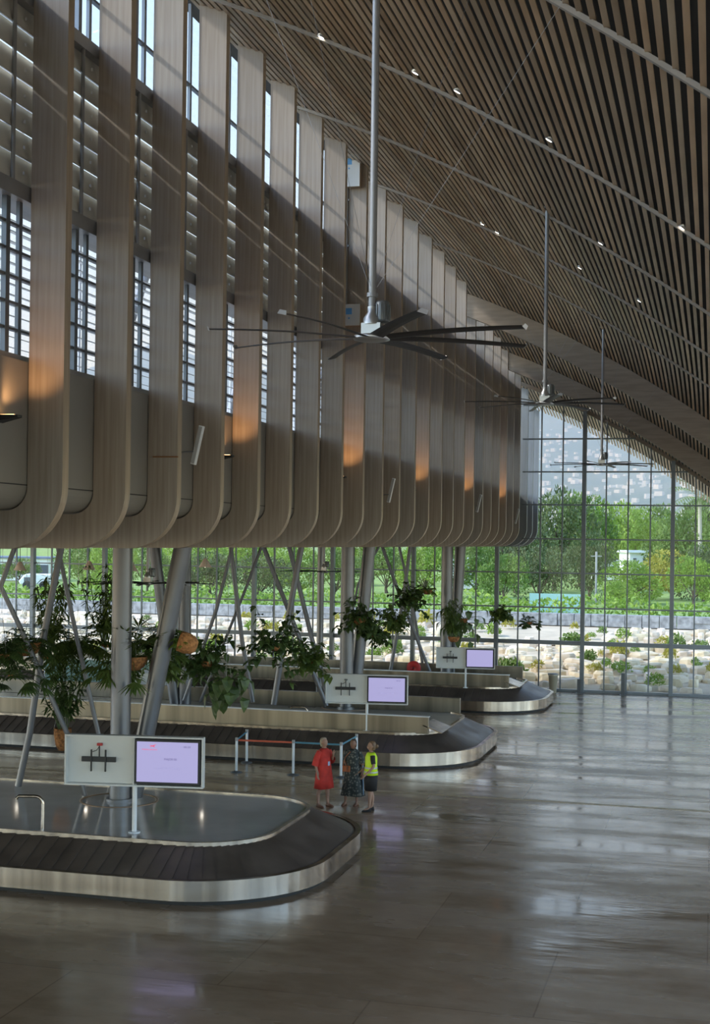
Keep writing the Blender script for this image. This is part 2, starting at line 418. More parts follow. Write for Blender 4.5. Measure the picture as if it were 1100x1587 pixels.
# outdoor sunshade beyond the glazing
mb = MB(); z = 8.0
while z < 11.2:
    mb.box((-9.75, (YE-14)/2, z), (.24, YE+14, .012), Matrix.Rotation(math.radians(16), 3, 'Y')); z += .15
y = -13
while y < YE:
    mb.bar((-9.95, y, 6.85), (-9.95, y, 12.9), .07, .07, up=Vector((0, 1, 0)))
    mb.bar((-9.95, y+1.3, 6.85), (-9.95, y+1.3, 12.9), .04, .04, up=Vector((0, 1, 0)))
    y += 1.94
z = 11.3
while z < 13.3: mb.b2((-10.0, -14, z), (-9.6, YE, z+.02)); z += .3
o = mb.build('sunshade_screen', WSTEEL, loc=(-9.9, 20, 6.85)); tag(o, 'white horizontal sunshade slats outside the upper glazing', 'sunshade')
mb = MB(); y = -10
for i in range(11): mb.tube([(-10.6, y, 6.85), (-10.6, y+4.2, 13.2)], .09, 8); y += 6.2
o = mb.build('facade_brace', STEEL, loc=(-10.6, 20, 6.85)); o['kind'] = 'structure'; o.name = 'trim_5'

# ---------------------------------------------------------------- end wall glazing
TR = [.05, 2.14, 3.68, 5.2, 6.7, 8.2, 9.65, 11.1, 12.6]
mb = MB(); main = []
xx = -1.69+3.79*3
j = 0
while xx > -38:
    zt = roof(xx, YE) - .1 if xx > -8.3 else (ZB+.1)
    if j % 4 == 0: mb.b2((xx-.085, YE-.30, 0), (xx+.085, YE-.02, zt))
    else: mb.b2((xx-.028, YE-.12, 0), (xx+.028, YE-.02, zt))
    xx -= .9475; j += 1
for z in TR:
    # right end where the roof comes down to this height
    xr = 9.2
    while roof(xr, YE) < z+.1: xr -= .1
    xl = -8.2 if z > 6.3 else -38
    th = .09 if z == 2.14 else .03
    if z < .1: th = .06
    mb.b2((xl, YE-.14, z-th), (xr, YE-.01, z+th))
win2 = struct(mb, 'window_2', MULL, 'tall gridded glazed end wall of the hall', 'window')
mb = MB(); vs = [Vector((-38, YE, 0)), Vector((9.2, YE, 0))]
x = 9.2
while x > -8.2: vs.append(Vector((x, YE, max(.2, roof(x, YE))))); x -= .6
vs += [Vector((-8.2, YE, roof(-8.2, YE))), Vector((-8.2, YE, ZB+.3)), Vector((-38, YE, ZB+.3))]
mb.add(vs, [tuple(range(len(vs)))]); mb.build('window_pane', GLASS, win2)
# door-height vertical outdoor blades seen beyond

# ---------------------------------------------------------------- columns and braces
ISL = .87
cols = [(185, 183, 1240, ISL, 282, 203, .215), (536, 536, 1097, ISL, 573, 541, .23), (690, 689, 1062, 0, 715, 693, .24)]
names = ['nearest', 'middle', 'farthest']
for i, (xb, xt, yb, zb, sx, sb, rad) in enumerate(cols):
    if i == 2: b = G(690, 1080, 0); b.z = 0
    else: b = G(xb, yb, zb)
    d = (b-EYE).dot(FW); b.z = zb
    m = MB(); m.tube([b, (b.x, b.y, ZB+.12)], rad, 24); m.tube([b, (b.x, b.y, b.z+.05)], rad*1.35, 24)
    o = m.build('round_column', COLM, loc=b); tag(o, f'{names[i]} upright grey round steel column below the fin wall', 'column', 'upright columns')
    t = P(sx, 853, d); t.z = ZB+.12
    b2 = b + RT*(rad*1.1) + FW*.35
    t2 = Vector((t.x, t.y, t.z)) + FW*.35
    m = MB(); m.tube([b2, t2], rad*.93, 24)
    o = m.build('leaning_column', COLM, loc=b2); tag(o, f'{names[i]} leaning grey steel column set against an upright one', 'column', 'leaning columns')
# inner row
inner = [(278, 1090, 46.0, 286, 237), (498, 1085, 62, 495, 478)]
for i, (xb, yb, d, x1, x2) in enumerate(inner[:1]):
    b = P(xb, yb, d); b.z = ISL if i == 0 else 0
    for xt, nm, cat in ((x1, 'upright_pole', 'upright'), (x2, 'raking_pole', 'leaning')):
        t = P(xt, 853, d); t.z = ZB+.1
        m = MB(); m.tube([b+RT*(.18 if cat == 'upright' else -.14), t], .22 if cat == 'upright' else .19, 18)
        o = m.build('inner_column', PIPEM, loc=b); tag(o, f'{cat} dark grey inner column behind the nearest leaning column', 'column', 'inner row columns')
m = MB(); b = P(495, 1040, 52); t = P(494, 853, 52); m.tube([(b.x, b.y, 0), (b.x, b.y, ZB+.1)], .13, 16)
tag(m.build('slim_column', COLM, loc=(b.x, b.y, 0)), 'slim upright pole left of the middle round column', 'column')
# thin bracing pipes: each polyline of (x, y) at depth d
pipes = [([(27, 853), (1, 909), (33, 976), (110, 1150), (132, 1232)], 29.5, .055, 'zigzag thin pipe at the far left below the fins'),
         ([(97, 853), (68, 985), (46, 1137), (28, 1226)], 30.5, .075, 'thin pipe leaning left to the island edge, far left'),
         ([(87, 853), (120, 993), (155, 1148), (172, 1232)], 31, .05, 'thin pipe leaning right towards the nearest column foot'),
         ([(362, 853), (335, 946), (285, 1086)], 45, .06, 'thin pipe fanning left from the middle of the hall'),
         ([(356, 853), (375, 993), (392, 1088)], 45.5, .075, 'thin pipe nearly upright behind the monstera plant'),
         ([(405, 853), (474, 1015), (506, 1094)], 44.5, .075, 'thin pipe leaning right to the middle column foot'),
         ([(408, 853), (378, 919), (310, 1088)], 46, .05, 'thin pipe crossing left behind the hanging plants'),
         ([(468, 853), (438, 1004), (424, 1092)], 44, .10, 'pale thicker pipe leaning left beside the slim pole'),
         ([(446, 853), (484, 993), (512, 1092)], 45.8, .08, 'thin pipe leaning right beside the slim pole'),
         ([(590, 853), (620, 925), (672, 1056)], 55.5, .07, 'thin pipe leaning right between middle and farthest columns'),
         ([(636, 853), (625, 925), (602, 1056)], 56.5, .08, 'thin pipe leaning left between middle and farthest columns'),
         ([(617, 853), (640, 940), (660, 1062)], 57.5, .06, 'thin pipe leaning right near the red hose reel'),
         ([(590, 853), (555, 905), (535, 1000)], 55, .05, 'thin pipe crossing behind the middle leaning column')]
for pts, d, rad, lab in pipes:
    m = MB(); q = [P(x, y, d) for x, y in pts]; q[0].z = ZB+.1
    if q[-1].z < .95 and d < 50: q[-1].z = ISL
    m.tube(q, rad, 12)
    tag(m.build('brace_pipe', PIPEM, loc=q[-1]), lab, 'brace', 'thin bracing pipes')

# ---------------------------------------------------------------- baggage carousels
def rrect(x0, x1, y0, y1, r, n=14, seg=.3):
    pts = []
    def line(a, b):
        L = math.hypot(b[0]-a[0], b[1]-a[1]); k = max(1, int(L/seg))
        for i in range(k): pts.append((a[0]+(b[0]-a[0])*i/k, a[1]+(b[1]-a[1])*i/k))
    def arc(cx, cy, a0):
        for i in range(n): a = a0+PI/2*i/n; pts.append((cx+r*math.cos(a), cy+r*math.sin(a)))
    line((x0+r, y0), (x1-r, y0)); arc(x1-r, y0+r, -PI/2); line((x1, y0+r), (x1, y1-r)); arc(x1-r, y1-r, 0)
    line((x1-r, y1), (x0+r, y1)); arc(x0+r, y1-r, PI/2); line((x0, y1-r), (x0, y0+r)); arc(x0+r, y0+r, PI)
    return pts
def normals(pts):
    n = len(pts); out = []
    for i in range(n):
        a, b = pts[i-1], pts[(i+1) % n]; d = Vector((b[0]-a[0], b[1]-a[1], 0)).normalized(); out.append(Vector((-d.y, d.x, 0)))
    return out            # pointing inwards
def carousel(x1, y0, y1, rc, label, box=False):
    x0 = -33.0; base = (x1-3.1, (y0+y1)/2, 0)
    r = thing('baggage_carousel', label, 'baggage carousel', base, group='baggage carousels')
    pts = rrect(x0, x1, y0, y1, rc); nr = normals(pts)
    def band(prof, closedprof=True):
        mb = MB(); mb.smooth = False
        loops = [[Vector((p[0], p[1], z))+n*t for p, n in zip(pts, nr)] for t, z in prof]
        if closedprof: loops.append(loops[0])
        mb.loft(loops); return mb
    band([(.10, 0), (.10, .1), (.2, .1), (.2, 0)]).build('plinth', PLINTH, r, world=True)
    band([(0, .09), (0, .42), (.05, .42), (.05, .09)]).build('kick_plate', STAIN, r, world=True)
    band([(-.012, .42), (-.012, .455), (.11, .455), (.11, .42)]).build('outer_rim', STAIN, r, world=True)
    # belt of overlapping plates
    mb = MB(); n = len(pts)
    for i in range(n):
        j = (i+1) % n
        q = []
        for idx, lift in ((i, .0), (j, .018)):
            p = Vector((pts[idx][0], pts[idx][1], 0)); nn = nr[idx]
            q.append([p+nn*.10+UP*(.41+lift), p+nn*1.07+UP*(.83+lift)])
        v = random.uniform(.8, 1.2); mb.col = (v, v, v)
        vs = [q[0][0], q[1][0], q[1][1], q[0][1]]; vs += [a-UP*.02 for a in vs]
        mb.add(vs, [(0, 1, 2, 3), (7, 6, 5, 4), (0, 4, 5, 1), (1, 5, 6, 2), (2, 6, 7, 3), (3, 7, 4, 0)])
    mb.build('belt_plates', RUB, r, world=True)
    band([(1.05, .80), (1.05, .90), (1.13, .90), (1.13, .80)]).build('inner_rim', STAIN, r, world=True)
    mb = MB(); top = [Vector((p[0], p[1], ISL))+nn*1.11 for p, nn in zip(pts, nr)]
    mb.add(top, [tuple(range(n))]); mb.add([v-UP*.04 for v in top], [tuple(range(n))])
    mb.build('island_top', GLOSS, r, world=True)
    if box:
        mb = MB(); f = y0+1.26; xe = x1-1.38
        mb.b2((x0+3, f, ISL), (xe, f+.14, 1.36)); mb.build('front_side_wall', FEED, r, world=True, bevel=.01)
        mb = MB(); mb.b2((x0+3, y1-1.4, ISL), (xe, y1-1.26, 1.36)); mb.build('rear_side_wall', FEED, r, world=True, bevel=.01)
        mb = MB(); mb.b2((x0+3, f-.02, 1.36), (xe+.02, f+.16, 1.385)); mb.build('wall_cap', WSTEEL, r, world=True)
        mb = MB(); mb.box((xe+.12, f+.75, 1.02), (.62, 1.5, .03), Matrix.Rotation(math.radians(20), 3, 'Y')); mb.build('transfer_plate', STAIN, r, world=True)
    return r
carousel(-6.98, 22.3, 29.35, 2.5, 'nearest baggage carousel, glossy empty island and black plate belt')
carousel(-6.6, 37.6, 45.4, 2.5, 'middle baggage carousel behind the three people', True)
carousel(-6.2, 51.0, 57.6, 2.4, 'farthest baggage carousel by the glazed end wall', True)
# ring opening trims round the column feet
for lab, (xx_, yy_) in (('nearest', (185, 1240)), ('middle', (536, 1097))):
    b = G(xx_, yy_, ISL); m = MB(); m.lathe((b.x, b.y, ISL), [(.78, .001), (.78, .012), (.84, .012), (.84, .001)], 40)
    tag(m.build('column_collar', mat('bronze_trim', (.30, .20, .13), .4, metal=.5), loc=b), f'low bronze ring on the island round the {lab} column foot', 'trim ring', 'rings round the columns')
# bent grab rails
def hoop(x, y, d, lab, hgt=.62):
    p = P(x, y, d); z0 = ISL
    q = [Vector((p.x, p.y, z0)), Vector((p.x, p.y, z0+hgt-.15))]
    for i in range(1, 7):
        a = PI/2*i/6; q.append(Vector((p.x, p.y, z0+hgt-.15))+UP*.15*math.sin(a)-RT*.15*(1-math.cos(a)))
    q.append(q[-1]-RT*.32); q.append(q[-1]-UP*.05-RT*.04)
    m = MB(); m.tube(q, .032, 10); tag(m.build('grab_rail', STAIN, loc=(p.x, p.y, z0)), lab, 'rail', 'bent grab rails')
hoop(66, 1284, (G(66, 1284, ISL)-EYE).dot(FW), 'bent steel grab rail on the nearest carousel, left of the sign')
hoop(476, 1128, (G(476, 1128, ISL)-EYE).dot(FW), 'bent steel grab rail on the middle carousel')

# ---------------------------------------------------------------- information signs
SCR = mat('screen_lavender', (.1, .1, .12), .3, emit=(.50, .46, .84), es=.40)
RED = mat('logo_red', (.5, .05, .08), .5, emit=(.7, .10, .2), es=.5)
INK = mat('screen_text', (.1, .08, .2), .5, emit=(.10, .08, .22), es=.4)
INK2 = mat('screen_text_faint', (.3, .28, .45), .5, emit=(.30, .27, .5), es=.45)
def text(s, size, m, parent, loc, name, sx=1):
    cu = bpy.data.curves.new(name, 'FONT'); cu.body = s; cu.size = size; cu.extrude = .0008; cu.align_x = 'CENTER'; cu.align_y = 'CENTER'
    o = bpy.data.objects.new(name, cu); C.objects.link(o)
    dg = bpy.context.evaluated_depsgraph_get(); me = bpy.data.meshes.new_from_object(o.evaluated_get(dg)); bpy.data.objects.remove(o)
    o = bpy.data.objects.new(name, me); C.objects.link(o); me.materials.clear(); me.materials.append(m); o.parent = parent
    o.location = loc; o.rotation_euler = (PI/2, 0, 0); o.scale = (sx, 1, 1); return o
def sign(x, yfoot, sc, lab, red=True, detail=2):
    p = G(x, yfoot, ISL); d = (p-EYE).dot(FW)
    r = thing('display_sign', lab, 'sign', p, rz=math.radians(9), group='carousel display signs'); r.scale = (sc,)*3
    zb, zt = .86, 1.70
    m = MB(); m.tube([(0, 0, 0), (0, 0, zb+.05)], .042, 14); m.tube([(0, 0, 0), (0, 0, .02)], .11, 14); m.build('post', WSTEEL, r)
    # shallow tray housing, open on the left half
    m = MB(); x0, x1 = -1.24, 1.22; D = .16
    m.b2((x0, .05, zb), (x1, .07, zt)); m.b2((x0, -.09, zt), (x1, .07, zt+.03)); m.b2((x0, -.09, zb-.03), (x1, .07, zb))
    m.b2((x0-.03, -.09, zb-.03), (x0, .07, zt+.03)); m.b2((x1, -.09, zb-.03), (x1+.03, .07, zt+.03)); m.b2((-.02, -.06, zb), (.0, .05, zt))
    h = m.build('housing', WHITE, r)
    m = MB(); m.b2((.01, -.085, zb+.02), (1.20, .04, zt-.02)); b = m.build('screen_bezel', BLACK, r, bevel=.006)
    m = MB(); m.b2((.05, -.089, zb+.065), (1.155, -.086, zt-.06)); s = m.build('screen', SCR, b)
    m = MB(); m.b2((-.98, -.01, 1.24), (-.36, .03, 1.33)); k = m.build('tv_bracket', BLACK, r)
    for bx in (-.80, -.54):
        m = MB(); m.b2((bx-.012, -.03, 1.07), (bx+.012, .0, 1.46)); m.build('bracket_arm', BLACK, k)
    m = MB(); m.b2((-.665, -.02, 1.33), (-.645, .0, 1.53)); m.tube([(-.78, -.02, 1.42), (-.7, -.03, 1.45), (-.655, -.02, 1.52)], .006, 6); m.build('cable', BLACK, k)
    m = MB(); m.b2((-.70, -.02, 1.53), (-.61, .04, 1.575)); m.build('wall_socket', mat('socket_red', (.45, .03, .03), .5) if red else DSTEEL, r)
    if detail:
        # lettering too blurred to read in the photograph; same marks, size and place
        text('MAJOR 00', .052, INK, s, (.66, -.0905, 1.335), 'screen_heading')
        text('ARRIVANT-BELT-C-00-00', .034, INK2, s, (.62, -.0905, 1.175), 'screen_line', 1.1)
        text('00:20', .045, INK, s, (.96, -.0905, 1.56), 'screen_clock', 1.25)
        if detail > 1:
            text('MARINE AIRWAYS', .034, RED, s, (.28, -.0905, 1.50), 'airline_name', 1.0)
            m = MB(); 
            m.add([Vector(v) for v in ((.26, -.091, 1.585), (.33, -.091, 1.575), (.36, -.091, 1.585), (.41, -.091, 1.60), (.36, -.091, 1.565), (.39, -.091, 1.535), (.33, -.091, 1.56), (.28, -.091, 1.54), (.31, -.091, 1.568))], [tuple(range(9))])
            m.build('bird_logo', RED, s)
    return r
sign(208, 1290, 1.07, 'large white display sign on the nearest carousel, screen with red bird logo')
sign(568, 1133, .97, 'white display sign on the middle carousel, behind the people', False, 1)
sign(721, 1066, .90, 'white display sign on the farthest carousel, plain lavender screen', False, 0)

# ---------------------------------------------------------------- ceiling fans
def make_fan(loc, ztop, ang, lab, R=1.6, motor=True):
    r = thing('ceiling_fan', lab, 'ceiling fan', loc, rz=0, group='large ceiling fans')
    h = ztop-loc[2]
    m = MB(); m.tube([(0, 0, .12), (0, 0, h)], .04, 12); m.tube([(0, 0, h-.04), (0, 0, h)], .12, 12)
    m.tube([(0, 0, .42), (0, 0, .46)], .06, 12); m.build('pole', STEEL, r)
    m = MB(); m.lathe((0, 0, 0), [(0, -.035), (.12, -.035), (.185, -.02), (.19, .0), (.185, .02), (.12, .035), (0, .035)], 28); m.build('hub', ALU, r)
    m = MB(); m.box((0, 0, .09), (.2, .12, .12)); m.lathe((0, 0, .14), [(.09, 0), (.09, .06), (.05, .12), (.05, .18)], 14); m.build('gearbox', ALU, r)
    m = MB(); c = RT*.105; m.lathe((c.x, c.y, .16), [(0, 0), (.072, 0), (.078, .03), (.078, .2), (.06, .22), (0, .22)], 18)
    for k in range(12): a = 2*PI*k/12; m.box((c.x+.08*math.cos(a), c.y+.08*math.sin(a), .26), (.012, .012, .16), Matrix.Rotation(a, 3, 'Z'))
    m.build('motor', mat('motor_grey', (.16, .17, .17), .4, metal=.5), r)
    for k in range(8):
        a = ang+2*PI*k/8; rot = Matrix.Rotation(a, 3, 'Z') @ Matrix.Rotation(math.radians(-14), 3, 'X')
        m = MB(); secs = []
        for i in range(7):
            t = i/6; x = .15+(R-.15)*t; wd = .075-.02*t; th = .011-.003*t; zz = .0+.02*math.sin(t*PI)
            secs.append([rot @ Vector((x, y*wd, zz+z*th)) for y, z in ((-1, 0), (-.5, 1), (.3, 1.1), (1, .2), (.3, -.6), (-.5, -.7))])
        m.loft(secs, cap=True); b = m.build('blade', FANB, r)
        m = MB(); m.add([rot @ Vector(v) for v in ((R, -.05, -.01), (R, .05, -.01), (R+.015, .05, .03), (R+.015, -.02, .03), (R+.006, -.05, -.01), (R+.006, .05, -.01), (R+.021, .05, .03), (R+.021, -.02, .03))],
                        [(0, 1, 2, 3), (4, 5, 6, 7), (0, 1, 5, 4), (2, 3, 7, 6), (0, 3, 7, 4), (1, 2, 6, 5)]); m.build('winglet', ALU, b)
    if h > 2:
        for k in range(4):
            a = ang+PI/4+PI/2*k; e = Vector((math.cos(a)*2.2, math.sin(a)*2.2, 0))
            m = MB(); m.tube([(0, 0, .45), (e.x, e.y, roof(loc[0]+e.x, loc[1]+e.y)-loc[2]+.02)], .0022, 5); m.build('guy_wire', STEEL, r)
    return r
def fanpos(x, y, d): return P(x, y, d)
p = fanpos(576, 524, 13.9); make_fan(p, roof(p.x, p.y)+.1, math.radians(15)+YAW, 'large dark eight-blade ceiling fan in front of the fin wall', R=1.68)
p = fanpos(844, 625, 27.0); make_fan(p, roof(p.x, p.y)+.1, math.radians(2)+YAW, 'ceiling fan in front of the arched beams, second along the hall')
p = fanpos(932, 720, 41.5); make_fan(p, roof(p.x, p.y)+.1, math.radians(20)+YAW, 'farthest ceiling fan, seen against the glazed end wall')
p = fanpos(229, 904, 33.6); make_fan(p, ZB+.15, math.radians(0)+YAW, 'low ceiling fan under the soffit behind the nearest column')
p = fanpos(502, 886, 49); make_fan(p, ZB+.15, math.radians(4)+YAW, 'low ceiling fan under the soffit beside the middle column')

# ---------------------------------------------------------------- wall fittings on the fins
BLUEL = mat('label_blue', (.10, .32, .62), .4)
yf = fin_y(8)
for (xc, yc, hh, lab) in ((547, 266, .76, 'upper white equipment cabinet on a fin, beside the long fan pole'), (547, 489, .5, 'lower white equipment cabinet on a fin, behind the large fan')):
    p = atY(xc, yc, yf-.1); r = thing('equipment_cabinet', lab, 'cabinet', (p.x, yf-.1, p.z-hh/2), group='equipment cabinets')
    m = MB(); m.b2((-.19, -.1, 0), (.19, .1, hh)); m.build('body', mat('cabinet_brown_side', (.33, .24, .16), .5), r, bevel=.006)
    m = MB(); m.b2((-.195, -.115, -.005), (.195, -.1, hh+.005)); dd = m.build('door', WHITE, r)
    m = MB(); m.b2((-.15, -.118, hh-.24), (.0, -.115, hh-.09)); m.build('blue_label', BLUEL, dd)
    m = MB(); m.tube([(-.07, -.115, hh-.33), (-.07, -.12, hh-.33)], .022, 12); m.build('blue_knob', BLUEL, dd)
p1 = atY(538, 292, yf-.03); p2 = atY(536, 470, yf-.03)
m = MB(); m.tube([(p1.x, yf-.03, p1.z+.05), (p2.x, yf-.03, p2.z-.05)], .03, 10)
for t in (.1, .5, .9): m.box((p1.x, yf-.02, p2.z+(p1.z-p2.z)*t), (.1, .04, .05))
tag(m.build('conduit', STEEL, loc=p2), 'vertical grey conduit joining the two white cabinets', 'conduit')
# column speakers on brackets
for (n, x, y, lab) in ((2, 297, 690, 'nearest tilted white column speaker, beside the third fin'), (9, 606, 760, 'tilted white column speaker beside the middle fins'),
                       (16, 727, 780, 'small tilted white column speaker among far fins'), (21, 798, 800, 'farthest white column speaker at the last fins')):
    yy = fin_y(n)+.6; p = atY(x, y, yy); p.x = max(p.x, XW+.1)
    r = thing('column_speaker', lab, 'speaker', p, group='column speakers')
    rot = Matrix.Rotation(-.24, 3, Vector((math.sin(0), 1, 0))) @ Matrix.Rotation(math.radians(-8), 3, 'X')
    rot = Matrix.Rotation(.22, 3, 'Y')
    m = MB(); m.box((0, 0, 0), (.075, .10, .64), rot); m.build('cabinet', WSTEEL, r, bevel=.01)
    m = MB(); m.box((.0, -.052, 0), (.06, .006, .60), rot); m.build('grille', mat('grille_grey', (.4, .4, .4), .5), r)
    m = MB(); m.tube([(-.02, 0, -.1), (XW-.25-p.x, fin_y(n)+.17-p.y, -.15)], .012, 8); m.build('bracket', DSTEEL, r)
# slim copper cable across fin three
q0 = atY(237, 708, fin_y(2)-.02); q1 = atY(276, 708, fin_y(2)-.02)
m = MB(); m.bar(q0, q1, .02, .02); tag(m.build('cable_rod', mat('copper', (.4, .2, .1), .4, metal=.8), loc=q0), 'slim copper rod fixed across the third fin', 'rod')
# uplights, every fourth bay
WARM = mat('uplight_lens', (1, .6, .3), .4, emit=(1, .55, .22), es=6)
for k, n in enumerate((0, 4, 8, 12, 16, 20)):
    y = fin_y(n)-.75; loc = (XP+.16, y, 7.92)
    r = thing('uplight', f'small black wedge uplight on the parapet, {ORD[k]} from the camera', 'wall lamp', loc, group='fin uplights')
    m = MB(); m.add([Vector(v) for v in ((-.16, -.12, 0), (.14, -.06, .06), (.14, .06, .06), (-.16, .12, 0), (-.16, -.12, .09), (.14, -.06, .09), (.14, .06, .09), (-.16, .12, .09))],
                    [(0, 1, 2, 3), (4, 5, 6, 7), (0, 1, 5, 4), (2, 3, 7, 6), (1, 2, 6, 5), (0, 3, 7, 4)]); m.build('housing', BLACK, r)
    m = MB(); m.b2((-.1, -.05, .091), (.08, .05, .096)); m.build('lens', WARM, r)
    l = bpy.data.lights.new('uplight_beam', 'SPOT'); l.energy = 26; l.color = (1, .50, .2); l.spot_size = math.radians(75); l.spot_blend = .8; l.shadow_soft_size = .04
    lo = bpy.data.objects.new('beam', l); C.objects.link(lo); lo.parent = r; lo.location = (-.02, 0, .12)
    lo.rotation_euler = Vector((-.0, .62, .8)).to_track_quat('-Z', 'Y').to_euler()

# ---------------------------------------------------------------- floor items
# queue barrier posts
bp = [(382, 1182, 'rear left'), (366, 1197, 'front left'), (454, 1201, 'front middle'), (528, 1205, 'front right, between two women'), (552, 1190, 'rear right')]
pos = []
for x, y, lab in bp:
    p = G(x, y); pos.append(p)
    r = thing('queue_post', f'white queue barrier post, {lab}', 'barrier post', p, group='queue barrier posts')
    m = MB(); m.tube([(0, 0, .03), (0, 0, .93)], .036, 14); m.build('post', WSTEEL, r)
    m = MB(); m.lathe((0, 0, 0), [(.17, 0), (.17, .015), (.05, .045), (.04, .05), (0, .05)], 20); m.build('base', DSTEEL, r)
    m = MB(); m.tube([(0, 0, .88), (0, 0, .97)], .043, 14); m.build('cap', STEEL, r)
BT = mat('belt_teal', (.08, .22, .30), .6); BR = mat('belt_orange', (.5, .1, .05), .6)
for i, (a, b, lab, mm) in enumerate(((0, 1, 'short dark teal belt at the left end of the barrier', BT), (1, 2, 'teal and orange retractable belt left of the red dress', BR), (2, 3, 'retractable belt behind the woman in red', BT), (3, 4, 'short pale belt at the right end of the barrier', BT))):
    m = MB(); A = pos[a]+UP*.90; B = pos[b]+UP*.90; u = (B-A).normalized()*.05; m.bar(A+u, B-u, .004, .05)
    tag(m.build('barrier_belt', mm, loc=A), lab, 'belt', 'queue barrier belts')
# red hose reel
p = P(641, 1035, 56.5)
r = thing('hose_reel', 'round red fire hose reel on a stand near the end glazing', 'hose reel', (p.x, p.y, 0))
RR = mat('hose_red', (.55, .03, .03), .5)
rot = Matrix.Rotation(PI/2, 3, 'X')
m = MB(); m.lathe((0, 0, p.z), [(.05, -.1), (.27, -.1), (.29, -.06), (.29, .06), (.27, .1), (.05, .1), (.05, -.1)], 26, rot=rot); m.build('reel', RR, r)
m = MB(); m.b2((-.26, -.05, 0), (-.2, .05, p.z)); m.b2((-.3, -.2, 0), (.3, .2, .03)); m.build('stand', RR, r)
m = MB(); m.lathe((0, 0, p.z), [(0, -.12), (.09, -.12), (.09, -.1)], 16, rot=rot); m.build('hub', WHITE, r)
# white cylinders by hose reel and litter bin by the end glazing
p = G(863, 1068); r = thing('litter_bin', 'pale narrow litter bin standing before the end glazing', 'bin', (p.x, YE-.8, 0))
m = MB(); m.lathe((0, 0, 0), [(0, 0), (.15, 0), (.2, .75), (.22, .75), (.22, .8), (0, .8)], 20); m.build('body', mat('bin_cream', (.6, .55, .42), .5), r)
m = MB(); m.lathe((0, 0, .8), [(.24, 0), (.24, .04), (.1, .06), (0, .06)], 20); m.build('lid', STEEL, r)
for px_, lab in ((897, 'dark slim post at the foot of the tall mullion'), (965, 'dark slim bollard before the end glazing, right')):
    p = atY(px_, 1074, YE-.6); m = MB(); m.b2((p.x-.08, YE-.66, 0), (p.x+.08, YE-.5, .62 if px_ < 900 else .95)); m.b2((p.x-.14, YE-.72, 0), (p.x+.14, YE-.44, .02))
    tag(m.build('short_post', DSTEEL, loc=(p.x, YE-.6, 0)), lab, 'post')
# glass partitions and white cubicles under the soffit, left
def partition(x0, x1, ytop, ybot, Y, m_, name, lab, cat, frame=True):
    a = atY(x0, ytop, Y); b = atY(x1, ybot, Y)
    r = thing(name, lab, cat, (a.x, Y, 0))
    m = MB(); m.b2((a.x, Y, .02), (b.x, Y+.04, a.z)); m.build('panel', m_, r, world=True)
    if frame:
        m = MB(); m.b2((a.x-.03, Y-.02, a.z), (b.x+.03, Y+.06, a.z+.07)); m.b2((a.x-.03, Y-.02, 0), (a.x+.02, Y+.06, a.z)); m.b2((b.x-.02, Y-.02, 0), (b.x+.03, Y+.06, a.z)); m.build('frame', WSTEEL, r, world=True)
    return r
TEALP = mat('teal_panel', (.22, .34, .32), .15, var=.05)
partition(-60, 66, 1058, 1120, 47.2, TEALP, 'teal_partition', 'teal glass partition at the far left behind the plants', 'partition')
partition(70, 275, 1020, 1100, 50.5, TEALP, 'teal_partition', 'taller teal glass partition behind the nearest column', 'partition')
a = atY(198, 1042, 46.8); b = atY(262, 1100, 46.8)
m = MB(); m.b2((a.x, 46.8, 0), (b.x, 48.2, a.z)); o = m.build('white_cubicle', WHITE, loc=(a.x, 46.8, 0), bevel=.02); tag(o, 'white box cubicle behind the nearest leaning column', 'cubicle')
# pendant lamps below the soffit
for i, (x, y) in enumerate(((31, 879), (138, 878), (204, 880), (318, 874))):
    p = P(x, y, 50); r = thing('pendant_lamp', ['leftmost small cone pendant lamp under the soffit', 'small cone pendant lamp left of the nearest column', 'small cone pendant lamp right of the nearest column', 'small cone pendant lamp right of the leaning column'][i], 'pendant lamp', p, group='pendant lamps')
    m = MB(); m.lathe((0, 0, 0), [(.06, .2), (.11, .1), (.24, -.12), (.23, -.12), (.1, .09)], 18); m.build('shade', mat('lamp_pale', (.75, .6, .5), .5), r)
    m = MB(); m.tube([(0, 0, .2), (0, 0, ZB+.1-p.z)], .012, 6); m.build('cord', BLACK, r)
    m = MB(); m.lathe((0, 0, -.08), [(0, -.05), (.05, -.03), (.06, .0), (.03, .06), (0, .08)], 12); m.build('bulb', LENS, r)

# ---------------------------------------------------------------- hanging plants
GREENS = [mat('leaf_dark', (.045, .085, .025), .45, col2=(.10, .16, .045), scale=4, trans=.25), mat('leaf_mid', (.075, .13, .03), .45, col2=(.17, .24, .06), scale=4, trans=.3),
          mat('leaf_light', (.14, .24, .04), .45, col2=(.28, .38, .08), scale=4, trans=.35)]
def leaf(mb, p, d, n, L, wd, fold=.15):
    """pointed leaf from p along d"""
    d = d.normalized(); s = d.cross(n)
    if s.length < 1e-3: s = d.cross(Vector((1, 0, 0)))
    s.normalize(); n = s.cross(d)
    mb.add([p, p+d*L*.35+s*wd/2+n*wd*fold, p+d*L*.35, p+d*L*.35-s*wd/2+n*wd*fold, p+d*L*.75+s*wd*.3-n*wd*.2, p+d*L*.75-n*wd*.2, p+d*L*.75-s*wd*.3-n*wd*.2, p+d*L-n*wd*.5],
           [(0, 1, 2), (0, 2, 3), (1, 4, 5, 2), (2, 5, 6, 3), (4, 7, 5), (5, 7, 6)])
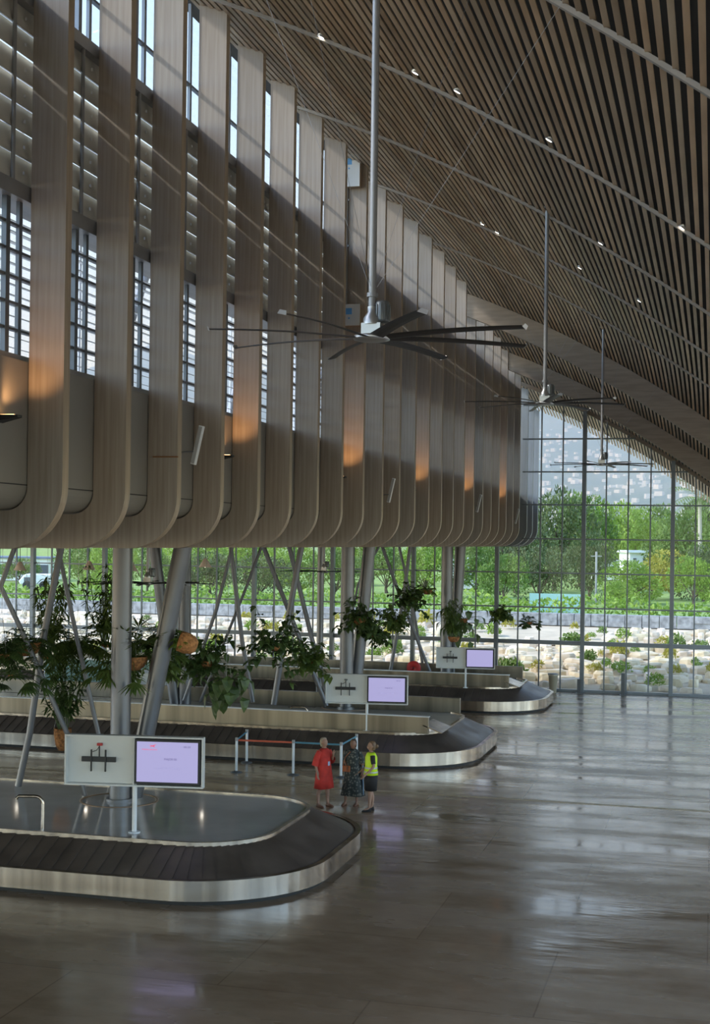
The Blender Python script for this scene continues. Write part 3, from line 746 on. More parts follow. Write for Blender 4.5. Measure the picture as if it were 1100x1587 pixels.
def frond(mb, p, d, L, nl, ll, lw, droop):
    pts = []; q = Vector(p); dd = d.normalized(); st = L/nl
    for i in range(nl):
        pts.append((q.copy(), dd.copy())); q = q+dd*st; dd = (dd+Vector((0, 0, -droop*st))).normalized()
    mb.tube([a for a, _ in pts], .006, 4, caps=False)
    for i, (a, e) in enumerate(pts[1:], 1):
        s = e.cross(UP); s = s.normalized() if s.length > 1e-3 else RT
        k = math.sin(PI*(i+.5)/(nl+.8))
        for sg in (-1, 1): leaf(mb, a, (s*sg+e*.6+Vector((0, 0, -.25))), UP, ll*(.35+.65*k), lw)
def rv(z0=-1, z1=1): 
    a = random.uniform(0, 2*PI); z = random.uniform(z0, z1); r = math.sqrt(max(0, 1-z*z)); return Vector((r*math.cos(a), r*math.sin(a), z))
def foliage(kind, size):
    mb = MB()
    if kind == 'fern':
        for i in range(46): frond(mb, rv()*.08, rv(-.1, .95), size*random.uniform(.6, 1.1), 11, .24*size, .05*size+.012, 1.6/size)
    elif kind == 'palm':
        for i in range(30):
            d = rv(-.3, .95); L = size*random.uniform(.5, .9); tip = d*L+Vector((0, 0, -.15*size)); mb.tube([Vector((0, 0, 0)), d*L*.5+UP*.05, tip], .007, 4, caps=False)
            for k in range(9):
                a = -1.3+2.6*k/8; s = d.cross(UP).normalized(); leaf(mb, tip, d*math.cos(a)+s*math.sin(a)+Vector((0, 0, -.45)), UP, size*.40, .07)
    elif kind == 'broad':
        for i in range(34):
            d = rv(-.7, .9); L = size*random.uniform(.4, 1.0); q = Vector((0, 0, 0)); pts = [q]
            for k in range(5): q = q+(d+rv()*.35).normalized()*L/5; pts.append(q)
            mb.tube(pts, .008, 4, caps=False)
            for k, a in enumerate(pts[1:]):
                for j in range(2): e = rv(-.7, .4); leaf(mb, a, e, UP, random.uniform(.2, .3), random.uniform(.13, .19))
    elif kind == 'monstera':
        for i in range(34):
            d = rv(-.9, .6); q = d*size*random.uniform(.3, 1.0); mb.tube([Vector((0, 0, .0)), q*.5+UP*.06, q], .008, 4, caps=False)
            leaf(mb, q, Vector((d.x*.6, d.y*.6, -.7)), d, random.uniform(.3, .42), random.uniform(.24, .32))
    elif kind == 'bamboo':
        for i in range(14):
            b = rv(0, 0)*.1; t = b+Vector((random.uniform(-.5, .5)*size, random.uniform(-.4, .4)*size, size*random.uniform(1.1, 1.9)))
            pts = [b.lerp(t, k/8)+Vector((0, 0, .1*math.sin(k))) for k in range(9)]; mb.tube(pts, .012, 5, caps=False)
            for a in pts[2:]:
                for j in range(7): leaf(mb, a+rv()*.06, rv(-.8, .3), UP, random.uniform(.2, .36), .06)
    return mb
plants = [  # basket px x, y (centre), basket width px, depth, kind, size m, material, look
    (40, 1006, 46, 30, 'fern', .85, 0, 'hanging fern in a wide coir basket at the far left'),
    (205, 1028, 46, 29.5, 'palm', 1.15, 1, 'large feathery hanging palm in a coir basket on the nearest column'),
    (318, 1030, 24, 34, 'broad', 1.15, 0, 'large broad-leaved hanging plant right of the leaning column'),
    (478, 1028, 18, 39, 'broad', .85, 1, 'hanging broad-leaved plant just above the middle sign, left'),
    (425, 1005, 20, 38, 'broad', 1.3, 0, 'dark hanging plant between the monstera and the middle column'),
    (556, 963, 24, 44.5, 'broad', 1.0, 0, 'hanging plant in an orange coir basket on the middle leaning column'),
    (574, 984, 20, 46, 'broad', .8, 0, 'dark hanging plant just below the orange basket'),
    (637, 932, 20, 50, 'broad', .95, 0, 'hanging plant in a round coir basket between far columns'),
    (610, 965, 14, 49, 'broad', .9, 1, 'hanging plant above the middle sign, right of the orange basket'),
    (703, 991, 18, 52, 'bamboo', .75, 1, 'tall thin hanging plant in a coir bowl on the farthest column'),
    (718, 962, 14, 53, 'monstera', 1.0, 0, 'round-leaved trailing plant right of the farthest column'),
    (662, 918, 15, 56, 'fern', .45, 2, 'small yellow-green hanging fern near the end glazing'),
    (775, 954, 9, 56, 'broad', .5, 1, 'small hanging plant against the glazing, below the last fin'),
    (820, 966, 9, 56, 'palm', .5, 0, 'small dark hanging plant against the glazing, farthest right'),
    (2, 1020, 30, 28, 'fern', .7, 0, 'dark fern cut by the left frame edge'),
    (18, 1048, 12, 28.5, 'palm', .85, 0, 'drooping palm leaves low at the left edge'),
    (97, 1146, 27, 31.5, 'bamboo', 1.2, 0, 'tall bamboo-like plant in a brown pot behind the nearest sign'),
    (120, 1005, 16, 32, 'fern', 1.25, 1, 'hanging fern left of the nearest column'),
    (165, 1000, 16, 33, 'bamboo', 1.0, 1, 'hanging fern partly behind the nearest column'),
    (352, 1062, 14, 31.5, 'monstera', .62, 0, 'dark glossy monstera hanging lowest, above the middle carousel'),
    (72, 1020, 14, 33, 'bamboo', 1.1, 1, 'upright leafy plant just right of the far-left basket'),
    (232, 1000, 12, 31, 'fern', .95, 0, 'bushy hanging fern directly left of the leaning column'),
    (190, 1045, 10, 40, 'broad', .8, 1, 'smaller leafy plant far behind the nearest column'),
    (258, 1022, 10, 37, 'monstera', .6, 1, 'leafy plant below the tipped orange basket'),
]
for (x, y, wpx, d, kind, size, mi, lab) in plants:
    c = P(x, y, d); rb = wpx*d/FPX/2
    hb = rb*.95 if kind != 'bamboo' or wpx < 20 else rb*2.6
    r = thing('hanging_planter', lab, 'hanging plant', c-UP*hb*.5, rz=random.uniform(0, 6), group='hanging planters')
    m = MB(); m.lathe((0, 0, 0), [(0, 0), (rb*.45, .02*hb), (rb*.8, .25*hb), (rb, .7*hb), (rb*1.02, hb), (rb*.9, hb*.98), (rb*.6, hb*.85), (0, hb*.82)], 18); m.build('basket', BASKET, r)
    fm = foliage(kind, size); fo = fm.build('foliage', GREENS[mi], r); fo.location = (0, 0, hb*.85)
    m = MB(); zt = ZB+.1-(c.z-hb*.5)
    if c.x > -8.9: zt = roof(c.x, c.y)-c.z
    for k in range(3): a = 2*PI*k/3; m.tube([(rb*math.cos(a), rb*math.sin(a), hb*.95), (0, 0, hb+.9)], .003, 4)
    m.tube([(0, 0, hb+.9), (0, 0, zt)], .004, 4); m.build('hanging_wire', STEEL, r)
# tipped basket on the leaning column
c = P(292, 998, 29.3); r = thing('hanging_planter', 'orange coir basket lying tipped on the nearest leaning column', 'hanging plant', c, group='hanging planters')
rot = Matrix.Rotation(math.radians(72), 3, RT.cross(UP)) ; rb = .23
m = MB(); m.lathe((0, 0, 0), [(0, -.2), (rb*.5, -.19), (rb*.85, -.1), (rb, .05), (rb*.98, .2), (rb*.85, .22), (rb*.5, .12), (0, .1)], 18, rot=rot); m.build('basket', mat('coir_orange', (.42, .19, .07), .9, scale=16, var=.4, bump=.6), r)
fm = foliage('fern', .3); fo = fm.build('foliage', GREENS[2], r); q = rot @ Vector((0, 0, .15)); fo.location = q
m = MB(); m.tube([(0, 0, .1), (0, 0, ZB+.1-c.z)], .004, 4); m.build('hanging_wire', STEEL, r)

# ---------------------------------------------------------------- people
def human(name, lab, loc, rz, height=1.66, skin=(.42, .25, .17), pose=None, build=1.0):
    """one continuous skinned body, face towards local -Y; returns root"""
    r = thing(name, lab, 'person', loc, rz, group='people talking on the hall floor'); s = height/1.66; pose = pose or {}
    V = []; E = []; R_ = []
    def v(p, rad): V.append(Vector(p)*s); R_.append(rad*s*build); return len(V)-1
    def e(a, b): E.append((a, b)); return b
    pel = v((0, 0, .92), .125); wa = e(pel, v((0, 0, 1.04), .108)); ch = e(wa, v((0, 0, 1.22), .125)); up = e(ch, v((0, .005, 1.36), .085)); nk = e(up, v((0, 0, 1.43), .048)); hd = e(nk, v((0, -.01, 1.49), .05))
    for sg, key in ((-1, 'r'), (1, 'l')):
        el = pose.get('el_'+key, (sg*.235, .02, 1.08)); wr = pose.get('wr_'+key, (sg*.25, -.06, .84))
        sh = e(up, v((sg*.16, .005, 1.345), .052)); elb = e(sh, v(el, .038)); wri = e(elb, v(wr, .024))
        el, wr = Vector(el), Vector(wr); d = (wr-el).normalized(); side = d.cross(Vector((0, 1, 0))); side = side.normalized() if side.length > .1 else Vector((1, 0, 0))
        pal = e(wri, v(wr+d*.06, .026))
        for k, (off, L) in enumerate(((-.03, .075), (-.01, .085), (.01, .08), (.03, .065))):
            b = e(pal, v(wr+d*.095+side*off, .0085)); b2 = e(b, v(wr+d*(.095+L*.5)+side*off*1.1+Vector((0, -.008, 0)), .008)); e(b2, v(wr+d*(.095+L)+side*off*1.1+Vector((0, -.025, 0)), .007))
        tb = e(wri, v(wr+d*.045-side*.035*sg+Vector((0, -.02, 0)), .011)); e(tb, v(wr+d*.085-side*.045*sg+Vector((0, -.035, 0)), .009))
        hp = e(pel, v((sg*.085, 0, .86), .088)); ft = Vector(pose.get('ft_'+key, (sg*.09, .02, .08)))
        kn = e(hp, v((sg*.088*.5+ft.x*.5, -.012+ft.y*.4, .49), .056)); cf = e(kn, v((ft.x, ft.y+.01, .32), .05)); an = e(cf, v(ft, .032)); he = e(an, v(ft+Vector((0, -.05, -.035)), .03)); e(he, v(ft+Vector((0, -.14, -.055)), .022))
    me = bpy.data.meshes.new('body'); me.from_pydata(V, E, []); tmp = bpy.data.objects.new('tmp', me); C.objects.link(tmp)
    sk = tmp.modifiers.new('s', 'SKIN'); sk.use_smooth_shade = True
    for i, rr in enumerate(R_): me.skin_vertices[0].data[i].radius = (rr, rr*(.78 if i in (0, 1, 2, 3) else 1))
    me.skin_vertices[0].data[0].use_root = True
    sub = tmp.modifiers.new('u', 'SUBSURF'); sub.levels = 1; sub.render_levels = 1
    dg = bpy.context.evaluated_depsgraph_get(); body = bpy.data.meshes.new_from_object(tmp.evaluated_get(dg)); bpy.data.objects.remove(tmp)
    bm = bmesh.new(); bm.from_mesh(body)
    g = bmesh.ops.create_uvsphere(bm, u_segments=20, v_segments=16, radius=1)['verts']
    for q in g:
        x, y, z = q.co; jaw = 1-.28*max(0, -z)*(1 if y < .3 else .6)
        px_, py_, pz_ = x*.074*jaw, y*.092, z*.115
        if y < 0:
            nose = math.exp(-((x/.16)**2+((z+.12)/.2)**2)); py_ -= .022*nose
            for ex in (-.38, .38): py_ += .010*math.exp(-(((x-ex)/.2)**2+((z-.08)/.14)**2))
            py_ -= .006*math.exp(-((x/.3)**2+((z+.5)/.1)**2))
        for ex in (-1, 1): 
            if abs(z) < .25 and abs(y-.05) < .3 and x*ex > .85: px_ += ex*.014
        q.co = (Vector((px_, py_, pz_+1.56)))*s
    for f in bm.faces: f.smooth = True
    bm.to_mesh(body); bm.free()
    body.materials.clear(); body.materials.append(mat('skin_'+name+str(int(skin[0]*100)), skin, .55, var=.06))
    bo = bpy.data.objects.new('body', body); C.objects.link(bo); bo.parent = r
    m = MB()
    for ex in (-1, 1): m.lathe((ex*.028*s, -.083*s, 1.57*s), [(0, -.006), (.008, 0), (0, .006)], 8)
    m.build('eyes', BLACK, r)
    m = MB(); m.box((0, -.092*s, 1.505*s), (.036, .006, .008)); m.build('mouth', mat('lips', (.35, .10, .09), .5), r)
    return r
def garment(rings, m_, name, r, s=1, n=28, wav=0, freq=7, sub=None):
    """rings (z, rx, ry, cx, cy) lofted as cloth"""
    mb = MB(); mb.smooth = True; loops = []
    for z, rx, ry, cx, cy, wv in rings:
        loops.append([Vector((cx+rx*math.cos(a)*(1+wv*math.sin(freq*a)), cy+ry*math.sin(a)*(1+wv*math.sin(freq*a+1)), z+.012*wv*20*math.sin(3*a)*.3))*s for a in [2*PI*k/n for k in range(n)]])
    mb.loft(loops); o = mb.build(name, m_, r); md = o.modifiers.new('t', 'SOLIDIFY'); md.thickness = .006; md.offset = 1
    return o
def sleeve(pts, rs, m_, r, name='sleeve'):
    mb = MB(); mb.tube(pts, rs, 14, caps=False); return mb.build(name, m_, r)
def shoes(r, fts, m_, s=1):
    for ft in fts:
        mb = MB(); mb.smooth = True; x, y, z = ft
        loops = [[Vector((x+dx*wd, y+yy, max(.0, z0+dz*h))) for dx, dz in ((-1, 0), (-.9, .7), (-.5, 1), (.5, 1), (.9, .7), (1, 0))] for yy, wd, z0, h in ((.045, .022, .0, .07), (.03, .036, 0, .08), (-.04, .036, 0, .06), (-.12, .042, 0, .05), (-.17, .032, 0, .035), (-.185, .012, 0, .02))]
        mb.loft(loops, cap=True); mb.build('shoe', m_, r)
def toworld_rz(dx, dy): return math.atan2(dy, dx)+PI/2       # local -Y faces (dx, dy)
HB = mat('hair_greyblond', (.34, .27, .19), .6, scale=30, var=.3); HD = mat('hair_dark', (.07, .04, .025), .5, scale=30, var=.3); HBr = mat('hair_brown', (.16, .09, .045), .5, scale=30, var=.3)
def hair(r, s, m_, bun=False, long_=False):
    mb = MB(); mb.smooth = True
    vs = []; n = 20
    prof = [(.0, .125), (.05, .118), (.078, .09), (.092, .045), (.094, .0), (.088, -.05), (.07, -.10 if not long_ else -.16)]
    loops = []
    for rr, z in prof:
        loops.append([Vector((rr*.92*math.cos(a), .018+rr*1.05*math.sin(a)*(1 if math.sin(a) > 0 else (.9 if z > .05 else .25)), 1.565+z+(.0 if math.sin(a) > -.2 else (.02 if z < .05 else 0))))*s for a in [2*PI*k/n for k in range(n)]])
    mb.loft(loops)
    if bun: mb.lathe(Vector((0, .125, 1.56))*s, [(0, -.055), (.04, -.04), (.058, 0), (.04, .04), (0, .055)], 14)
    return mb.build('hair', m_, r)
dF = -FW; 
# red dress
p = G(501, 1250); rz = toworld_rz(RT.x*.75-FW.x*.65, RT.y*.75-FW.y*.65)
r = human('person', 'woman in a loose red knee-length dress with a badge, hand raised to her chin', p, rz, 1.66, (.36, .20, .14),
          dict(el_l=(.22, -.08, 1.10), wr_l=(.10, -.20, 1.28), el_r=(-.25, .06, 1.08), wr_r=(-.24, .0, .86), ft_r=(-.13, .06, .08), ft_l=(.12, -.03, .08)), 1.08)
REDD = mat('red_cloth', (.50, .035, .025), .8, scale=6, var=.18)
garment([(1.43, .065, .06, 0, 0, 0), (1.385, .15, .10, 0, 0, 0), (1.30, .19, .135, 0, 0, 0), (1.1, .175, .14, 0, 0, .01), (.92, .20, .165, 0, 0, .02), (.7, .23, .19, 0, 0, .04), (.46, .26, .22, 0, 0, .06)], REDD, 'dress', r)
sleeve([(-.15, 0, 1.36), (-.22, .03, 1.22), (-.255, .06, 1.02)], [.075, .08, .085], REDD, r); sleeve([(.15, 0, 1.36), (.20, -.04, 1.22), (.21, -.09, 1.10), (.16, -.15, 1.18)], [.075, .08, .075, .06], REDD, r)
m = MB(); m.b2((-.035, -.165, 1.02), (.035, -.16, 1.12)); m.build('badge', mat('badge_blue', (.4, .5, .7), .4), r)
hair(r, 1, HB); shoes(r, [(-.13, .06, .08), (.12, -.03, .08)], mat('sandal_brown', (.15, .06, .03), .5))
# long patterned dress
p = G(546, 1248); rz = toworld_rz(-FW.x-.45*RT.x, -FW.y-.45*RT.y)
def pattern():
    m, t, b = node_mat('patterned_grey_cloth'); N, L = t.nodes, t.links; tc = N.new('ShaderNodeTexCoord'); vo = N.new('ShaderNodeTexVoronoi'); vo.inputs['Scale'].default_value = 16
    rp = N.new('ShaderNodeValToRGB'); e = rp.color_ramp.elements; e[0].position = .2; e[0].color = (.20, .20, .17, 1); e[1].position = .5; e[1].color = (.035, .045, .045, 1)
    L.new(tc.outputs['Object'], vo.inputs[0]); L.new(vo.outputs[0], rp.inputs[0]); L.new(rp.outputs[0], b.inputs['Base Color']); b.inputs['Roughness'].default_value = .8; return m
PAT = pattern()
r = human('person', 'woman in a long dark patterned dress with an orange bag, facing the camera', p, rz, 1.60, (.25, .13, .085),
          dict(el_r=(-.23, .04, 1.08), wr_r=(-.08, -.2, 1.0), el_l=(.24, .06, 1.08), wr_l=(.28, -.02, .86), ft_r=(-.17, -.06, .08), ft_l=(.10, .04, .08)), 1.05)
garment([(1.39, .06, .06, 0, 0, 0), (1.345, .15, .10, 0, 0, 0), (1.25, .18, .13, 0, 0, 0), (1.03, .15, .125, 0, 0, .01), (.88, .19, .15, 0, 0, .02), (.6, .23, .19, 0, 0, .05), (.25, .30, .24, 0, 0, .07)], PAT, 'dress', r)
sleeve([(-.15, 0, 1.32), (-.21, .02, 1.2), (-.22, .03, 1.08)], [.06, .06, .055], PAT, r); sleeve([(.15, 0, 1.32), (.21, .03, 1.2), (.235, .05, 1.05)], [.06, .065, .06], PAT, r)
hair(r, .965, HD); shoes(r, [(-.17, -.06, .08), (.10, .04, .08)], mat('sandal_brown', (.15, .06, .03), .5))
bag = thing('shoulder_bag', 'small orange-brown bag hanging at the patterned dress', 'bag', (r.location.x, r.location.y, .85)); bag.rotation_euler = (0, 0, rz)
m = MB(); m.b2((-.18, -.24, 0), (.02, -.19, .15)); m.build('pouch', mat('bag_orange', (.40, .12, .04), .6), bag, bevel=.015)
m = MB(); m.tube([(-.17, -.21, .14), (-.13, -.17, .35), (-.02, -.12, .48)], .008, 6); m.build('strap', mat('bag_orange', (.40, .12, .04), .6), bag)
sc_ = thing('scarf', 'pale blue scarf hanging from the arm of the patterned dress', 'scarf', (r.location.x, r.location.y, .28)); sc_.rotation_euler = (0, 0, rz)
m = MB(); m.smooth = True; m.loft([[Vector((.25+.03*math.sin(k+1)+.02*t, -.02+k*.035, .72*(1-t))) for k in range(4)] for t in [i/6 for i in range(7)]], closed=False); o = m.build('cloth', mat('scarf_blue', (.16, .24, .34), .8), sc_); md = o.modifiers.new('s', 'SOLIDIFY'); md.thickness = .02
# hi-vis vest
p = G(574, 1257); rz = toworld_rz(-RT.x*.95-FW.x*.2, -RT.y*.95-FW.y*.2)
r = human('person', 'woman in a bright yellow safety vest and black knee-length skirt, hair in a bun', p, rz, 1.66, (.38, .22, .15),
          dict(el_l=(.22, .02, 1.1), wr_l=(.22, -.16, .93), el_r=(-.21, -.02, 1.08), wr_r=(-.17, -.2, .95), ft_l=(.085, -.05, .10), ft_r=(-.09, .06, .10)))
HV = mat('hi_vis_yellow', (.62, .85, .02), .6, emit=(.5, .9, .02), es=.0); BC = mat('black_cloth', (.015, .013, .013), .8)
garment([(1.42, .07, .07, 0, 0, 0), (1.385, .16, .10, 0, 0, 0), (1.3, .185, .14, 0, 0, 0), (1.08, .165, .14, 0, 0, .01), (.88, .195, .165, 0, 0, .01)], HV, 'safety_vest', r)
m = MB()
garment([(.97, .186, .157, 0, 0, 0), (.93, .192, .163, 0, 0, 0)], mat('reflective_tape', (.6, .62, .6), .3, metal=.3), 'vest_stripe', r)
garment([(1.07, .172, .147, 0, 0, 0), (1.03, .176, .15, 0, 0, 0)], mat('reflective_tape', (.6, .62, .6), .3), 'vest_stripe', r)
garment([(.92, .165, .14, 0, 0, 0), (.75, .175, .155, 0, 0, 0), (.5, .15, .14, 0, 0, 0)], BC, 'skirt', r)
sleeve([(-.15, 0, 1.35), (-.19, 0, 1.24), (-.205, -.01, 1.16)], [.062, .06, .055], BC, r); sleeve([(.15, 0, 1.35), (.19, 0, 1.24), (.21, .01, 1.16)], [.062, .06, .055], BC, r)
hair(r, 1, HBr, bun=True); shoes(r, [(.085, -.05, .1), (-.09, .06, .1)], BC)

# ---------------------------------------------------------------- outdoors
GRASS = mat('grass', (.16, .26, .05), .9, scale=.8, col2=(.32, .42, .10)); SAND = mat('sand', (.62, .50, .34), .95, scale=.7, var=.12); GRAV = mat('gabion_grey', (.30, .30, .29), .9, scale=3, var=.3, bump=.4)
def zt(y):    # ground height beyond the glazing
    if y < 62: return 0
    if y < 80: return 1.55*(y-62)/18
    if y < 96: return 1.55+.4*(y-80)/16
    return 1.95+(y-96)*.005
mb = MB()
ysamp = [YE+.3, 62, 66, 70, 75, 80, 84, 90, 96, 140, 200, 400, 800]
xsamp = [-300, -120, -60, -38, -20, 0, 20, 60, 300]
for y0, y1 in zip(ysamp[:-1], ysamp[1:]):
    mb.m = 0 if y0 < 83 else 1
    for x0, x1 in zip(xsamp[:-1], xsamp[1:]):
        mb.add([Vector((x0, y0, zt(y0)-.08)), Vector((x1, y0, zt(y0)-.08)), Vector((x1, y1, zt(y1)-.08)), Vector((x0, y1, zt(y1)-.08))], [(0, 1, 2, 3)])
mb.m = 0
mb.add([Vector(v) for v in ((-300, -60, -.35), (300, -60, -.35), (300, YE+.4, -.35), (-300, YE+.4, -.35))], [(0, 1, 2, 3)])
o = struct(mb, 'floor_outdoor', [SAND, GRASS], 'sandy and grassy ground outside the hall', 'ground')
# stone terraces: stepped rows of irregular pale blocks
mb = MB()
rows = 15
def rock(mb, c, sz, rot):
    hx, hy, hz = [q/2 for q in sz]
    vs = []
    for z, k in ((-hz, 1), (hz*.3, .98), (hz, .80)):
        for a in range(8):
            t = 2*PI*a/8+.39; u, v_ = math.cos(t), math.sin(t); q = max(abs(u), abs(v_)); f = k*(.80+.2*q)/q*random.uniform(.86, 1.06)
            vs.append(Vector(c)+rot @ Vector((u*f*hx, v_*f*hy, z+random.uniform(-.03, .03))))
    mb.add(vs, [tuple(range(8))[::-1], tuple(range(16, 24))]+[(i*8+j, i*8+(j+1) % 8, i*8+8+(j+1) % 8, i*8+8+j) for i in range(2) for j in range(8)])
for k in range(rows):
    y = 62.3+k*1.2; z0 = zt(y)-.1; x = -46+random.random()
    while x < 12:
        L = random.uniform(.35, 1.5); h = random.uniform(.18, .42); gap = random.choice((0, 0, .1, .25, .7))
        if not (k > 10 and -14 < x < -6):
            v = random.uniform(.75, 1.12); mb.col = (v, v*random.uniform(.95, 1.0), v*random.uniform(.84, .98))
            rot = Matrix.Rotation(random.uniform(-.35, .35), 3, 'Z') @ Matrix.Rotation(random.uniform(-.08, .08), 3, 'Y')
            rock(mb, (x+L/2, y+random.uniform(-.3, .3), z0+h/2), (L, random.uniform(.4, .9), h), rot)
        x += L+gap
o = mb.build('terrace_stones', STONE, loc=(0, 62, 0)); tag(o, 'pale irregular stone blocks stepping up outside the end glazing', 'stones', kind='stuff')
mb = MB(); x = -60
while x < 25:
    for z in (0, .34): mb.b2((x, 82+random.uniform(-.05, .05), zt(81)+z), (x+.96, 83, zt(81)+z+.36))
    x += 1
tag(mb.build('gabion_wall', GRAV, loc=(0, 82, 2)), 'long low grey gabion wall above the pale stone terraces', 'wall')
# low teal fence behind the gabion wall
m = MB(); 
p0 = P(820, 930, 92); p1 = P(903, 930, 92)
m.b2((p0.x, p0.y, zt(90)), (p1.x, p0.y+.05, zt(90)+1.3)); tag(m.build('windbreak_fence', mat('fence_teal', (.30, .48, .44), .7), loc=p0), 'pale teal mesh fence behind the gabion wall', 'fence')
# shrubs
def bush_mesh(n, size, leafs, flat=.8):
    mb = MB()
    for i in range(n):
        d = rv(-.2, 1); p = Vector((d.x*size, d.y*size, (d.z+.25)*size*flat))*random.uniform(.3, 1)**.5; leaf(mb, p, rv(-.3, 1), rv(), leafs*random.uniform(.7, 1.3), leafs*.5)
    return mb
OG = [mat('outdoor_leaf_bright', (.16, .28, .03), .6, col2=(.34, .46, .07), scale=1.2, trans=.3), mat('outdoor_leaf_green', (.10, .18, .03), .6, col2=(.25, .35, .07), scale=1.2, trans=.3), mat('outdoor_leaf_dark', (.045, .085, .025), .6, col2=(.16, .20, .06), scale=1.0, trans=.2),
      mat('outdoor_leaf_yellow', (.36, .34, .04), .6, col2=(.50, .44, .08), scale=1.2, trans=.3)]
protos = [bush_mesh(160, .45, .16).build('shrub', OG[k]) for k in (0, 1, 3)]
random.seed(21); k = 0
bushes = []
for i in range(110):
    x = random.uniform(-34, 2); y = 63.0+(i % 12)*1.5; bushes.append((x, y))
for i, (x, y) in enumerate(bushes):
    pr = protos[i % 3] if random.random() < .9 else protos[0]
    if i < 3: o = protos[i]
    else: o = pr.copy(); C.objects.link(o)
    o.location = (x, y, zt(y)+.05); sc = random.uniform(.45, 1.35); o.scale = (sc, sc, sc*random.uniform(.9, 1.6)); o.rotation_euler = (0, 0, random.uniform(0, 6))
    colr = ('bright green', 'green', 'yellowish')[i % 3]; side = 'left of the nearest column' if x < -25 else 'seen between the columns' if x < -12 else 'under the far fins' if x < -6.5 else 'near the tall mullion' if x < -3 else 'right of the tall mullion'
    ht = 'lowest' if y < 67 else 'middle' if y < 74 else 'top'
    tag(o, f'{"small" if sc < .75 else "medium" if sc < 1.1 else "large"} {colr} shrub on the {ht} stone terraces, {side}', 'shrub', 'shrubs on the stone terraces')
# hedge
random.seed(5)
mb = MB()
for i in range(5200):
    x = random.uniform(-70, 16); mb_h = 1.2; q = Vector((x, 88+random.uniform(-1, 1), zt(88)+random.uniform(0, 1.25+.25*math.sin(x*.7)))); leaf(mb, q, rv(-.2, 1), rv(), .34, .2)
tag(mb.build('hedge', OG[0], loc=(0, 88, 2)), 'long bright green hedge behind the gabion wall', 'hedge', kind='stuff')
# trees
def tree_proto(mi, seed, blobs, n, ls, trunk_h):
    random.seed(seed); r = thing('garden_tree', '', 'tree', (0, 0, 0), group='trees beyond the end glazing')
    mb = MB(); bl = [(rv(-.3, 1), random.uniform(.35, .6)) for _ in range(blobs)]
    for d, s in bl:
        c = Vector((d.x*.62, d.y*.62, trunk_h+.38+d.z*.42))
        for i in range(n//blobs):
            q = rv(); leaf(mb, c+Vector((q.x, q.y, q.z*.8))*s*random.uniform(.75, 1.0), (q+rv()*.8), rv(), ls*random.uniform(.7, 1.4), ls*.6)
    mb.build('crown', OG[mi], r)
    m = MB(); m.tube([(0, 0, 0), (.03, 0, trunk_h*.6), (0, .02, trunk_h+.2)], [.06, .045, .03], 8)
    for d, s in bl: m.tube([(0, 0, trunk_h*.8), (d.x*.5, d.y*.5, trunk_h+.38+d.z*.3)], .015, 5)
    m.build('trunk', mat('bark', (.12, .09, .06), .9, var=.3, scale=8), r)
    return r
tp = [tree_proto(0, 1, 8, 3600, .075, .25), tree_proto(1, 2, 9, 3600, .07, .2), tree_proto(2, 3, 9, 4000, .065, .15), tree_proto(3, 4, 7, 3000, .07, .3)]
TREES = [ # px x, ytop, d, half width px, kind, base y px offset
    (30, 868, 130, 30, 1), (130, 850, 115, 45, 1), (175, 845, 105, 40, 0), (230, 850, 112, 35, 1), (325, 858, 108, 45, 2), (400, 862, 104, 50, 2), (300, 840, 125, 55, 0), (455, 850, 112, 45, 0), (520, 855, 108, 40, 1), (380, 835, 140, 60, 0),
    (600, 850, 118, 45, 1), (660, 848, 112, 42, 0), (560, 830, 135, 50, 0), (740, 850, 112, 42, 1), (720, 820, 140, 60, 1), (800, 800, 122, 60, 2), (860, 765, 128, 62, 2), (900, 775, 140, 50, 1), (835, 850, 105, 50, 2), (780, 865, 100, 38, 1), (945, 790, 165, 45, 0), (985, 800, 170, 42, 0), (915, 830, 110, 40, 2),
    (1010, 862, 112, 55, 3), (975, 875, 104, 46, 0), (1060, 800, 135, 50, 1), (1100, 770, 140, 45, 2), (1090, 850, 110, 45, 2), (1020, 790, 190, 45, 1), (1075, 870, 102, 36, 0), (955, 905, 98, 28, 0), (1140, 820, 120, 60, 1), (1045, 840, 150, 50, 1)]
used = [False]*4; random.seed(11)
kinds = ['bright yellow-green', 'mid green', 'dark green', 'yellow-topped']
for i, (x, yt_, d, hw, k) in enumerate(TREES):
    top = P(x, yt_, d); base = Vector((top.x, top.y, zt(top.y)-.1)); H = top.z-base.z; W = hw*d/FPX*1.15
    if H < 1: continue
    sc = (W, W, H/1.25)
    lab = f'{kinds[k]} tree beyond the glazing, ' + ('left of the nearest column' if x < 180 else 'between nearest and middle columns' if x < 530 else 'between middle and farthest columns' if x < 690 else 'below the far end of the fin wall' if x < 830 else 'around the tall mullion' if x < 960 else 'near the right mullion' if x < 1060 else 'at the right frame edge')
    if not used[k]: o = tp[k]; o.location = base; o.scale = sc; used[k] = True; o['label'] = lab
    else: o = dup(tp[k], base, random.uniform(0, 6), lab, scale=sc)
    o['label'] = lab + f', {"" if top.y < 125 else "farther "}{"low" if H < 6 else "tall"}'
# palm at right
p = P(1084, 775, 120); zb_ = zt(120)
r = thing('palm_tree', 'palm tree with a pale trunk at the upper right of the glazing', 'tree', (p.x, p.y, zb_))
m = MB(); m.tube([(0, 0, 0), (.1, 0, (p.z-zb_)*.5), (0, 0, p.z-zb_)], [.28, .2, .16], 10); m.build('trunk', mat('palm_trunk', (.45, .40, .32), .9), r)
m = MB()
for i in range(18): frond(m, Vector((0, 0, p.z-zb_)), rv(-.1, .9), 3.6, 12, .9, .12, .35)
m.build('fronds', OG[1], r)
